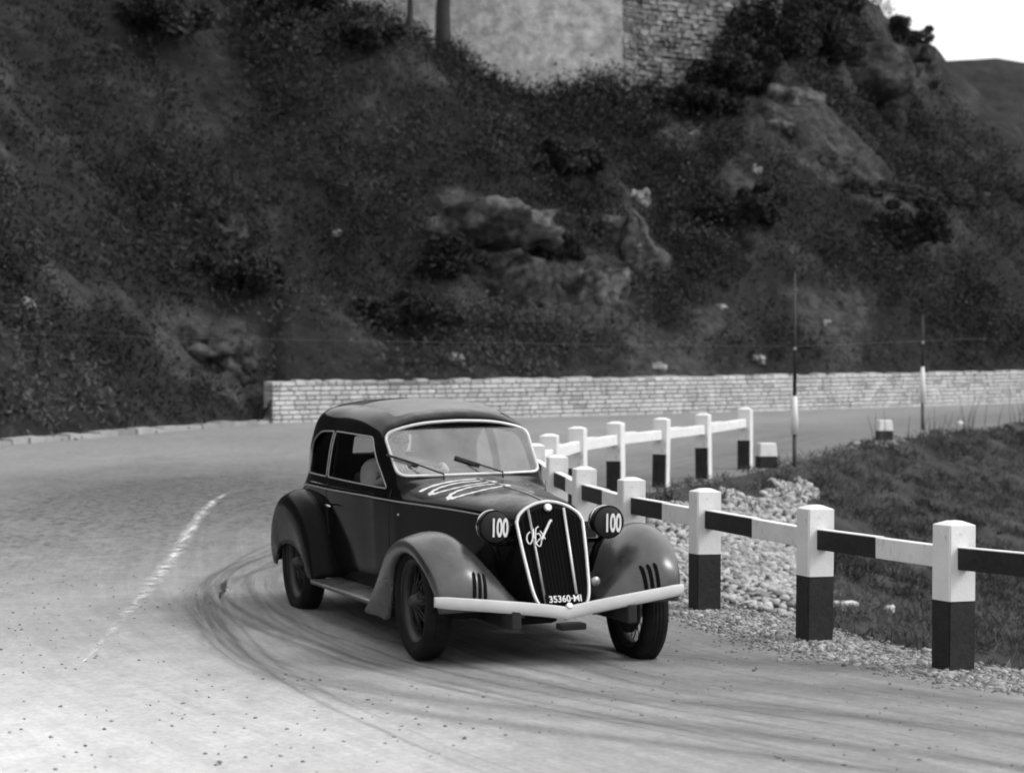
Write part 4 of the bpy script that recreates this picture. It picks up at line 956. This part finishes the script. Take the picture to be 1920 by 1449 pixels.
# bonnet hinge and ridge line
pts = [onbody(Vector((x, 0, 2)), Vector((0, 0, -1)))+Vector((0, 0, .002)) for x in np.linspace(.34, 1.60, 24)]
tube('bonnet_hinge', pts, .006, M_trimdim, car, n=6)
# painted number on the bonnet: each stroke a thin skin of paint
def stroke_ribbon(paths, wd, name):
    V = []; Fc = []
    for pa in paths:
        pa = catmull(np.array(pa, float), 12)
        for i in range(len(pa)):
            a = pa[max(i-1, 0)]; b_ = pa[min(i+1, len(pa)-1)]; tx, ty = b_-a; l = math.hypot(tx, ty) or 1; nx_, ny_ = -ty/l, tx/l
            ww = wd*(.5+.12*math.sin(i*.7)); b0 = len(V)
            for sg in (-1, -.33, .33, 1):
                p = onbody(Vector((pa[i][0]+nx_*ww*sg, pa[i][1]+ny_*ww*sg, 2)), Vector((0, 0, -1))); V.append(p+Vector((0, 0, .0025)))
            if i:
                for j in range(3): Fc.append((b0-4+j, b0-3+j, b0+j+1, b0+j))
    return mesh(name, V, Fc, M_white, car, True)
def oval(cx, y0, y1, rx, sk):
    return [(cx+rx*math.sin(a)+sk*(.5-.5*math.cos(a)), (y0+y1)/2-(y1-y0)/2*math.cos(a)) for a in np.linspace(0, 2*math.pi*1.02, 14)]
stroke_ribbon([[(.41, -.41), (.385, -.29), (.365, -.14), (.36, .03)], oval(.56, -.385, .06, .085, -.04), oval(.82, -.35, .06, .092, -.045)], .034, 'bonnet_number')
# grille: surround, dark mesh, two bars, badge, script
gs = sections(np.array([1.60]))[0]; gring = [(y, z) for y, z in gs]+[(-y, z) for y, z in gs[-2:0:-1]]
def gp(y, z, out=0): return Vector((1.60+.44*(.935-z)+out, y, z+out*.4))
tube('grille_surround', [gp(y*.985, .945-(.935-z)*1.0-.002, .006) for y, z in gring], .0105, M_trim, car, n=8, closed=True)
sc = .93
mesh('grille_mesh', [gp(y*sc, .60+(z-.60)*sc, .004) for y, z in gring], [tuple(range(len(gring)))], M_grille, car)
bm = bmesh.new()
V = []; Fc = []
for i in range(1, 17):                        # fine vertical wires of the grille
    y = -.2+.4*i/17
    zt_, zb_ = .0, .0
    zs = [z for yy, z in gs*sc if True]
    zhi = float(np.interp(abs(y), gs[::-1][:40, 0], gs[::-1][:40, 1]))*1-.03; zlo = float(np.interp(abs(y), gs[:20, 0], gs[:20, 1]))+.03
    v, f = tube_geo([gp(y*1.02, zhi, .008), gp(y*.9, zlo, .008)], .0022, 4); b0 = len(V); V += v; Fc += [tuple(k+b0 for k in ff) for ff in f]
mesh('grille_wires', V, Fc, M_grille, car)
for y, dz in ((-.128, 0), (.098, 0)):
    tube('grille_bar', [gp(y, .897, .016), gp(y*.88-.0, .35, .016)], .0085, M_trimdim if y < 0 else M_trim, car, n=8)
def disc(name, c, nrm, r_, th_, m, par):
    bm = bmesh.new(); bmesh.ops.create_cone(bm, segments=28, radius1=r_, radius2=r_*.8, depth=th_, cap_ends=True, matrix=Matrix.Translation(c) @ nrm.to_track_quat('Z', 'Y').to_matrix().to_4x4()); return bm_obj(name, bm, m, par, False)
gn = Vector((1, 0, .4)).normalized()
disc('grille_badge', gp(0, .905, .02), gn, .026, .012, M_trim, car)
disc('starter_cap', Vector((2.045, -.035, .365)), Vector((1, 0, .8)), .022, .03, M_trim, car)
def logo(c):                                   # (px,py) in the enlarged picture -> grille plane
    return lambda p: gp((p[0]-640)/3.814/303*1.0-.002, .935-(p[1]-180)/3.814/318*1.0, .024)
lg = logo(0)
for st, r_ in (([(478, 385), (455, 405), (446, 440), (458, 468), (478, 455), (492, 420), (505, 365), (500, 420), (512, 435)], .0045), ([(545, 350), (525, 365), (515, 400), (508, 450), (502, 478)], .0045), ([(520, 405), (540, 400), (552, 430), (545, 470), (530, 488), (512, 470), (530, 445), (560, 425)], .0042), ([(552, 445), (580, 400), (610, 355), (636, 318), (648, 312)], .009), ([(552, 380), (572, 420), (580, 440)], .004)):
    pts = [Vector(p) for p in catmull(np.array([lg(p)[:] for p in st]), 6)]
    tube('script_emblem', pts, r_, M_trim, car, n=6)
# text plates
def text_mesh(body_, size, m, parent, mtx, sx=1.0, name='lettering', ext=.001, bold=0):
    cu = bpy.data.curves.new('t', 'FONT'); cu.body = body_; cu.size = size; cu.align_x = 'CENTER'; cu.align_y = 'CENTER'; cu.extrude = ext; cu.offset = bold
    o = bpy.data.objects.new('t', cu); COL.objects.link(o); bpy.context.view_layer.update()
    me = bpy.data.meshes.new_from_object(o.evaluated_get(bpy.context.evaluated_depsgraph_get())); bpy.data.objects.remove(o)
    me.transform(mtx @ Matrix.Diagonal((sx, 1, 1, 1))); me.materials.clear(); return link(name, me, m, parent)
def face(c, nrm, up=Vector((0, 0, 1)), roll=0):
    z = Vector(nrm).normalized(); x = Vector(up).cross(z).normalized(); y = z.cross(x)
    M_ = Matrix((x, y, z)).transposed().to_4x4(); return Matrix.Translation(c) @ M_ @ Matrix.Rotation(roll, 4, 'Z')
plc = gp(.0, .372, .045)
bm = bmesh.new(); box_bm(bm, (0, 0, 0), (.245, .055, .006), None, .004)
bm.transform(face(plc, gn)); npl = bm_obj('number_plate', bm, M_grille, car)
text_mesh('35360\u00b7MI', .056, M_white, npl, face(plc+gn*.004, gn), .98, 'plate_lettering', .001, .0008)
# ---------------------------------------------------------------- fenders
def grid_surface(name, G, m, nu=7, nv=6, thick=.012, parent=car, mirror=1):
    """G[u][v] control net; sides are mirrored by sign"""
    G = np.array(G, float).copy(); G[..., 1] *= mirror
    A_ = catmull(G, nu); A_ = catmull(A_.transpose(1, 0, 2), nv).transpose(1, 0, 2); a, b_ = A_.shape[:2]
    V = A_.reshape(-1, 3); I = np.arange(a*b_).reshape(a, b_)
    Fc = [(I[i, j], I[i+1, j], I[i+1, j+1], I[i, j+1]) for i in range(a-1) for j in range(b_-1)]
    if mirror < 0: Fc = [f[::-1] for f in Fc]
    o = mesh(name, V, [tuple(int(k) for k in f) for f in Fc], m, parent, True)
    md = o.modifiers.new('s', 'SOLIDIFY'); md.thickness = thick; md.offset = -1 if sum(p.normal.z for p in o.data.polygons) > 0 else 1; return o, A_
# front fender control net, rows along the arc from the running board over the wheel to the front tip; columns: lip, flank, shoulder, crown, inner, body
FF_ = [
 [(.50, .79, .20), (.50, .80, .215), (.51, .78, .235), (.52, .68, .24), (.54, .55, .24), (.58, .40, .24)],
 [(.74, .80, .21), (.71, .825, .29), (.70, .80, .375), (.71, .69, .40), (.74, .54, .37), (.80, .36, .30)],
 [(.98, .80, .22), (.92, .84, .38), (.90, .815, .525), (.92, .70, .565), (.95, .53, .50), (1.0, .31, .34)],
 [(1.085, .805, .37), (1.09, .85, .53), (1.11, .825, .665), (1.14, .70, .71), (1.17, .51, .61), (1.2, .27, .37)],
 [(1.20, .81, .56), (1.30, .855, .64), (1.36, .825, .735), (1.40, .69, .775), (1.42, .50, .655), (1.42, .25, .38)],
 [(1.44, .81, .665), (1.54, .85, .67), (1.59, .82, .735), (1.62, .68, .762), (1.62, .49, .640), (1.60, .24, .38)],
 [(1.68, .805, .62), (1.75, .84, .61), (1.78, .80, .665), (1.80, .66, .675), (1.77, .48, .575), (1.70, .235, .37)],
 [(1.85, .79, .49), (1.89, .815, .49), (1.925, .77, .535), (1.935, .64, .55), (1.88, .46, .48), (1.78, .23, .345)],
 [(1.895, .765, .345), (1.93, .785, .345), (1.965, .74, .35), (1.965, .61, .35), (1.92, .44, .33), (1.82, .22, .28)],
 ]
# rear fender net, rows from the front foot over the wheel to the tail
RF_ = [
 [(-.90, .76, .26), (-.89, .775, .27), (-.88, .76, .29), (-.87, .70, .30), (-.86, .64, .30), (-.86, .56, .30)],
 [(-1.06, .77, .30), (-1.02, .795, .40), (-.98, .785, .52), (-.96, .72, .57), (-.95, .665, .585), (-.95, .58, .59)],
 [(-1.12, .775, .38), (-1.16, .81, .58), (-1.13, .80, .70), (-1.11, .735, .755), (-1.10, .68, .775), (-1.10, .59, .785)],
 [(-1.30, .78, .47), (-1.34, .82, .69), (-1.33, .805, .795), (-1.32, .74, .845), (-1.32, .68, .86), (-1.32, .58, .865)],
 [(-1.50, .78, .49), (-1.54, .82, .72), (-1.55, .80, .815), (-1.55, .73, .862), (-1.55, .66, .875), (-1.55, .54, .875)],
 [(-1.72, .775, .46), (-1.76, .81, .66), (-1.78, .785, .765), (-1.78, .70, .81), (-1.78, .62, .82), (-1.78, .50, .81)],
 [(-1.86, .77, .38), (-1.95, .79, .55), (-1.99, .76, .64), (-2.00, .665, .68), (-2.00, .57, .68), (-1.99, .44, .66)],
 [(-1.93, .76, .36), (-2.08, .765, .42), (-2.13, .72, .48), (-2.14, .62, .505), (-2.13, .52, .50), (-2.10, .38, .48)],
 [(-2.02, .74, .30), (-2.14, .73, .30), (-2.19, .68, .32), (-2.20, .58, .33), (-2.18, .48, .33), (-2.14, .34, .33)],
]
FF_ = [[(x-.02-.04*(x < .7), y*.9+.01, z) for x, y, z in r_] for r_ in FF_]
for sg in (-1, 1):
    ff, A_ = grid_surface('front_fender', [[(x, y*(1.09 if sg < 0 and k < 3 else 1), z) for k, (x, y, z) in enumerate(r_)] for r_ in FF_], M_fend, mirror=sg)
    # louvres: three dark slots low on the front of the fender
    FB = BVHTree.FromPolygons([v.co for v in ff.data.vertices], [p.vertices for p in ff.data.polygons])
    for j in range(3):
        y0 = .505+j*.036; V = []; Fc = []
        for i in range(13):
            z = .41+.15*i/12+(.008*j)
            for w_ in (-.0115, 0, .0115):
                hh = FB.ray_cast(Vector((2.6, sg*(y0+w_*(1 if 0 < i < 12 else .4)-.01*(i/12)), z)), Vector((-1, 0, 0)))[0]
                if hh is None: hh = Vector((1.9, sg*(y0+w_), z))
                V.append(hh+Vector((.003, 0, .001)))
            if i:
                for k in range(2): Fc.append(((i-1)*3+k, (i-1)*3+k+1, i*3+k+1, i*3+k))
        mesh('louvre', V, Fc, M_grille, ff)
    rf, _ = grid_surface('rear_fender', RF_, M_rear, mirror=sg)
    # running board
    bm = bmesh.new(); box_bm(bm, (-.18, sg*.64, .275), (1.48, .29, .035), None, .012); bm_obj('running_board', bm, M_fend, car, True)
    tube('running_board_trim', [Vector((x, sg*.785, .282)) for x in np.linspace(-.9, .54, 6)], .006, M_trimdim, car, n=6)
    # inner sill closing the gap
    # headlight: bowl, rim, cover and number
    hc = Vector((1.66, sg*.36+.012, .812)); hl = empty('headlight', (0, 0, 0)); hl.parent = car
    prof = [(.004, -.21), (.03, -.205), (.058, -.175), (.078, -.13), (.091, -.07), (.096, -.02), (.096, 0)]
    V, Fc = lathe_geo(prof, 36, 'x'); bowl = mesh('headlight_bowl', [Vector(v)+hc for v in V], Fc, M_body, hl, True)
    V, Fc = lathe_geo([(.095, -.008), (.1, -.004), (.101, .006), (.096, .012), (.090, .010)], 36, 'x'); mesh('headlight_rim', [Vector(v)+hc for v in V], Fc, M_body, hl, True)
    V, Fc = lathe_geo([(.0925, -.066), (.098, -.062), (.099, -.054), (.095, -.050)], 36, 'x'); mesh('headlight_band', [Vector(v)+hc for v in V], Fc, M_chrome, hl, True)
    V, Fc = lathe_geo([(.093, .008), (.082, .018), (.06, .026), (.03, .031), (.001, .032)], 36, 'x'); cv = mesh('headlight_cover', [Vector(v)+hc for v in V], Fc, mat('cloth_cover', .012, .9), hl, True)
    tx_ = text_mesh('100', .150, M_white, cv, face(hc+Vector((.037, .016, -.010)), (1, .06, .0), roll=R(-2)), .50, 'cover_number', .001, .004)
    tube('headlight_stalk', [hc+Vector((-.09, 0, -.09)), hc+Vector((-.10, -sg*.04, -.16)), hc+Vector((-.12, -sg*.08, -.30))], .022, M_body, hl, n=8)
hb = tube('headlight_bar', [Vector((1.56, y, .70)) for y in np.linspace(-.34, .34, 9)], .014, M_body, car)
# horn beside the grille
V, Fc = lathe_geo([(.01, -.12), (.014, -.05), (.019, -.02), (.028, 0), (.029, .006), (.001, .004)], 24, 'x'); mesh('horn', [Vector(v)+Vector((1.80, .228, .475)) for v in V], Fc, M_trimdim, car, True)
# bumper: one shallow V blade
ys_ = np.linspace(-.775, .775, 41); V = []; Fc = []
prof = [(-.004, -.042), (.010, -.042), (.017, -.036), (.022, -.012), (.022, .016), (.017, .036), (.008, .042), (-.004, .042)]
for y in ys_:
    a = abs(y)/.775; xx = 2.04-.06*a**2-.03*a**6; zz = .325+.105*a**.85-.01*a*a; e_ = 1-.18*max(0, (a-.93)/.07)
    for px_, pz_ in prof: V.append((xx+px_, y-.05, zz+pz_*e_*(.90-.08*a)))
n = len(prof)
for i in range(len(ys_)-1):
    for j in range(n): Fc.append((i*n+j, i*n+(j+1) % n, (i+1)*n+(j+1) % n, (i+1)*n+j))
Fc.append(tuple(range(n))); Fc.append(tuple((len(ys_)-1)*n+j for j in range(n))[::-1])
bmp = recalc(mesh('bumper', V, Fc, M_bump, car, True))
md = bmp.modifiers.new('w', 'EDGE_SPLIT'); md.split_angle = R(40)
for sg in (-1, 1): tube('bumper_bracket', [Vector((2.04, sg*.30, .35)), Vector((1.86, sg*.28, .33)), Vector((1.55, sg*.26, .33))], .018, M_dark, car)
# chassis
bm = bmesh.new()
box_bm(bm, (1.475, 0, .29), (.09, 1.24, .06), None, .015); box_bm(bm, (-1.475, 0, .33), (.12, 1.24, .10), None, .03)
for sg in (-1, 1): box_bm(bm, (.1, sg*.36, .30), (3.9, .06, .11), None, .01)
box_bm(bm, (.9, 0, .25), (.9, .34, .14), None, .04); box_bm(bm, (-1.7, 0, .33), (.8, .7, .16), None, .05); box_bm(bm, (1.93, .02, .235), (.10, .16, .04), None, .012)
bm_obj('chassis', bm, M_under, car)
# wheels
def wheel(x, y, sg, dz=0, steer=0):
    root = empty('wheel', (x, y, .352+dz)); root.parent = car; root.rotation_euler = (0, 0, steer)
    tp_ = [(.245, -.055), (.262, -.072), (.295, -.079), (.325, -.074), (.343, -.058), (.349, -.035), (.3505, -.030), (.345, -.026), (.3505, -.020), (.352, -.005), (.346, 0), (.352, .005), (.3505, .020), (.345, .026), (.3505, .030), (.349, .035), (.343, .058), (.325, .074), (.295, .079), (.262, .072), (.245, .055), (.235, .0), (.245, -.055)]
    V, Fc = lathe_geo(tp_, 64); recalc(mesh('tyre', V, Fc, M_tyre, root, True))
    V, Fc = lathe_geo([(.236, -.056), (.252, -.062), (.250, -.052), (.225, -.045), (.215, -.02), (.215, .02), (.225, .045), (.250, .052), (.252, .062), (.236, .056)], 48); recalc(mesh('rim', V, Fc, M_rim, root, True))
    V = []; Fc = []
    for k in range(28):                          # wire spokes
        a = 2*math.pi*k/28; b_ = a+(.22 if k % 2 else -.22); s2 = sg*(.05 if k % 4 < 2 else .0)
        v, f = tube_geo([(math.cos(b_)*.05, s2, math.sin(b_)*.05), (math.cos(a)*.222, sg*.005*(1 if k % 2 else -1), math.sin(a)*.222)], .0042, 5); b0 = len(V); V += v; Fc += [tuple(q_+b0 for q_ in ff) for ff in f]
    mesh('spokes', V, Fc, M_rim, root, True)
    V, Fc = lathe_geo([(.001, sg*.085), (.022, sg*.083), (.034, sg*.072), (.040, sg*.05), (.055, sg*.045), (.055, -sg*.04), (.001, -sg*.045)], 28); recalc(mesh('hub', V, Fc, M_dark, root, True))
    V, Fc = lathe_geo([(.001, -sg*.03), (.15, -sg*.03), (.16, -sg*.045), (.16, -sg*.07), (.001, -sg*.075)], 32); recalc(mesh('brake_drum', V, Fc, M_under, root, True))
wheel(1.43, -.725, -1, .02); wheel(1.42, .65, 1, -.083); wheel(-1.475, -.68, -1); wheel(-1.475, .68, 1)
# wheel-arch liners keep daylight out of the fenders
# wipers
def wsat(y, s_, out=.02): p = ws0+Vector((0, y, 0))+wsd*s_; return p-wsn*((p-cen).dot(wsn))+wsn*(out+.002)
def wiper(py, b0, b1, k0):
    r = empty('wiper', (0, 0, 0)); r.parent = car
    piv = onbody(Vector((.285, py, 2)), Vector((0, 0, -1)))
    tube('wiper_arm', [piv+Vector((0, 0, -.01)), piv+Vector((0, 0, .035)), wsat(*k0, .008)], [.008, .007, .004], M_dark, r, n=6)
    tube('wiper_blade', [wsat(*b0, .004), wsat((b0[0]+b1[0])/2, (b0[1]+b1[1])/2, .006), wsat(*b1, .004)], .0095, M_dark, r, n=6)
wiper(-.205, (-.535, .20), (-.335, .11), (-.43, .155)); wiper(.20, (-.075, .165), (.085, .095), (.0, .13))
# door handle and small fittings on the flanks
for sg in (-1, 1):
    p = onbody(Vector((-.86, sg*1.2, .80)), Vector((0, -sg, 0)))
    tube('door_handle', [p, p+Vector((0, sg*.035, 0)), p+Vector((.06, sg*.038, 0)), p+Vector((.12, sg*.034, -.004))], [.009, .008, .008, .005], M_chrome, car, n=8)
    p = onbody(Vector((.30, sg*1.2, .80)), Vector((0, -sg, 0)))
    bm = bmesh.new(); bmesh.ops.create_uvsphere(bm, u_segments=16, v_segments=10, radius=.011, matrix=Matrix.Translation(p)); bm_obj('indicator_knob', bm, M_trimdim, car, True)
    # door seam
    for xx in (-.95, .16):
        pts = [onbody(Vector((xx+.03*(z-.6), sg*1.2, z)), Vector((0, -sg, 0)))+Vector((0, sg*.0005, 0)) for z in np.linspace(.33, .955, 12)]
        tube('door_seam', pts, .003, M_under, car, n=5)
# interior
bm = bmesh.new(); box_bm(bm, (.12, 0, .90), (.10, .98, .16), None, .03); bm_obj('dashboard', bm, M_seat, car, True)
for sg in (-1, 1):
    r = empty('front_seat', (0, 0, 0)); r.parent = car
    bm = bmesh.new(); box_bm(bm, (-.45, sg*.27, .58), (.48, .46, .14), None, .04); bm_obj('seat_cushion', bm, M_seat, r, True)
    bm = bmesh.new(); box_bm(bm, (-.72, sg*.27, .80), (.13, .46, .46), Matrix.Rotation(R(-12), 4, 'Y'), .05); bm_obj('seat_backrest', bm, M_seat, r, True)
swc = Vector((-.02, -.27, .955)); swn = Vector((-.80, 0, .60)).normalized(); a1 = swn.cross(Vector((0, 1, 0))).normalized()
r = empty('steering_wheel', (0, 0, 0)); r.parent = car
tube('wheel_rim', [swc+(a1*math.cos(a)+Vector((0, 1, 0))*math.sin(a))*.195 for a in np.linspace(0, 2*math.pi, 40, endpoint=False)], .012, M_dark, r, closed=True)
V = []; Fc = []
for k in range(3):
    a = 2*math.pi*k/3+.5; v, f = tube_geo([swc-swn*.02, swc+(a1*math.cos(a)+Vector((0, 1, 0))*math.sin(a))*.19], .006, 6); b0 = len(V); V += v; Fc += [tuple(q_+b0 for q_ in ff) for ff in f]
v, f = tube_geo([swc, swc-swn*.35], .018, 8); b0 = len(V); V += v; Fc += [tuple(q_+b0 for q_ in ff) for ff in f]
mesh('wheel_spokes', V, Fc, M_chrome, r, True)

# ---------------------------------------------------------------- driver (seated, hands on the wheel)
def skinned(name, pts, edges, rad, m, parent, root=0, lv=2):
    me = bpy.data.meshes.new(name); me.from_pydata([tuple(p) for p in pts], edges, []); o = link(name, me, m, parent)
    md = o.modifiers.new('skin', 'SKIN'); md.use_smooth_shade = True
    sv_ = me.skin_vertices[0].data
    for i, r_ in enumerate(rad): sv_[i].radius = (r_, r_) if not isinstance(r_, tuple) else r_
    for i in range(len(pts)): sv_[i].use_root = (i == root)
    ms = o.modifiers.new('sub', 'SUBSURF'); ms.levels = lv; ms.render_levels = lv
    bpy.context.view_layer.update(); me2 = bpy.data.meshes.new_from_object(o.evaluated_get(bpy.context.evaluated_depsgraph_get())); o.modifiers.clear(); o.data = me2
    me2.materials.clear(); me2.materials.append(m); me2.polygons.foreach_set('use_smooth', [True]*len(me2.polygons)); return o
CM = Matrix.LocRotScale(car.location, car.rotation_euler, None)
drv = empty('person', car.location, 0, label='driver in light overalls and pale cap gripping the steering wheel of the coupe', cat='person'); drv.rotation_euler = car.rotation_euler
hy = -.27; B0 = Vector((-.56, hy, .68))
def hp(a): return swc+(a1*math.cos(a)+Vector((0, 1, 0))*math.sin(a))*.195
up_ang = 0 if (a1.z > 0) else math.pi
hR, hL = hp(up_ang-.75), hp(up_ang+.75)
if hR.y > hL.y: hR, hL = hL, hR
shR, shL = Vector((-.56, hy-.19, 1.06)), Vector((-.56, hy+.19, 1.06))
elR, elL = Vector((-.34, hy-.26, .90)), Vector((-.34, hy+.27, .90))
pts = [B0, (-.59, hy, .85), (-.58, hy, 1.00), (-.575, hy, 1.08), (-.555, hy, 1.145), shR, elR, hR+Vector((-.05, 0, .01)), shL, elL, hL+Vector((-.05, 0, .01)), (-.50, hy-.10, .68), (-.10, hy-.12, .76), (.10, hy-.12, .56), (-.50, hy+.10, .68), (-.10, hy+.12, .76), (.10, hy+.12, .56)]
edges = [(0, 1), (1, 2), (2, 3), (3, 4), (3, 5), (5, 6), (6, 7), (3, 8), (8, 9), (9, 10), (0, 11), (11, 12), (12, 13), (0, 14), (14, 15), (15, 16)]
rad = [(.15, .11), (.14, .10), (.17, .11), (.09, .08), .055, .07, .05, .034, .07, .05, .034, .085, .07, .05, .085, .07, .05]
torso = skinned('overalls', pts, edges, rad, M_cloth, drv)
# head: ovoid with jaw, brow, nose and ears
bm = bmesh.new(); bmesh.ops.create_icosphere(bm, subdivisions=4, radius=1); hc = Vector((-.525, hy, 1.235))
for v in bm.verts:
    x, y, z = v.co; p = Vector((x*.098, y*.076, z*.12))
    if z < -.2: p.x += .012*(-z); p.y *= 1-.28*(-z-.2)
    if x > .6:
        nz_ = math.exp(-((y/.16)**2+((z+.10)/.22)**2)); p.x += .028*nz_
        for ey in (-.38, .38): p.x -= .010*math.exp(-(((y-ey)/.18)**2+((z-.10)/.12)**2))
        p.x += .006*math.exp(-((y/.3)**2+((z+.45)/.06)**2))
    for ey in (-1, 1): p.y += ey*.016*math.exp(-(((y-ey)/.25)**2+((x+.05)/.18)**2+(z/.22)**2))
    v.co = p
bmesh.ops.translate(bm, verts=bm.verts, vec=hc); bm_obj('head', bm, M_skin, drv, True)
bm = bmesh.new(); bmesh.ops.create_icosphere(bm, subdivisions=4, radius=1)
bmesh.ops.delete(bm, geom=[v for v in bm.verts if v.co.z < .12], context='VERTS')
for v in bm.verts: v.co = Vector((v.co.x*.106, v.co.y*.084, v.co.z*.112+.012))+hc
bm_obj('cap', bm, M_cap, drv, True)
gog = empty('goggles', (0, 0, 0)); gog.parent = drv
for ey in (-.03, .03): tube('goggle_rim', [hc+Vector((.094, ey+.024*math.cos(a), .012+.02*math.sin(a))) for a in np.linspace(0, 6.28, 14, endpoint=False)], .005, M_dark, gog, closed=True, n=6)
for hpos, sg in ((hR, -1), (hL, 1)):            # gloved hands curled round the rim
    tdir = (hpos-swc).normalized(); tang = swn.cross(tdir).normalized(); back = swn
    pts = [hpos+back*.05-tdir*.015, hpos+back*.030]; edges = [(0, 1)]; rad = [.026, (.038, .02)]
    for k in range(4):
        o_ = tang*(.026-.0175*k); b0 = len(pts)
        pts += [hpos+back*.016+tdir*.022+o_, hpos-back*.008+tdir*.026+o_, hpos-back*.022+tdir*.004+o_, hpos-back*.012-tdir*.014+o_]
        edges += [(1, b0), (b0, b0+1), (b0+1, b0+2), (b0+2, b0+3)]; rad += [.0095, .009, .0085, .0075+.0004*k]
    b0 = len(pts); pts += [hpos+back*.020-tdir*.022+tang*.018, hpos-back*.004-tdir*.022+tang*.03]; edges += [(1, b0), (b0, b0+1)]; rad += [.0105, .009]
    skinned('hand', pts, edges, rad, M_skin, drv, lv=1)
print('DONE objects', len(bpy.data.objects))
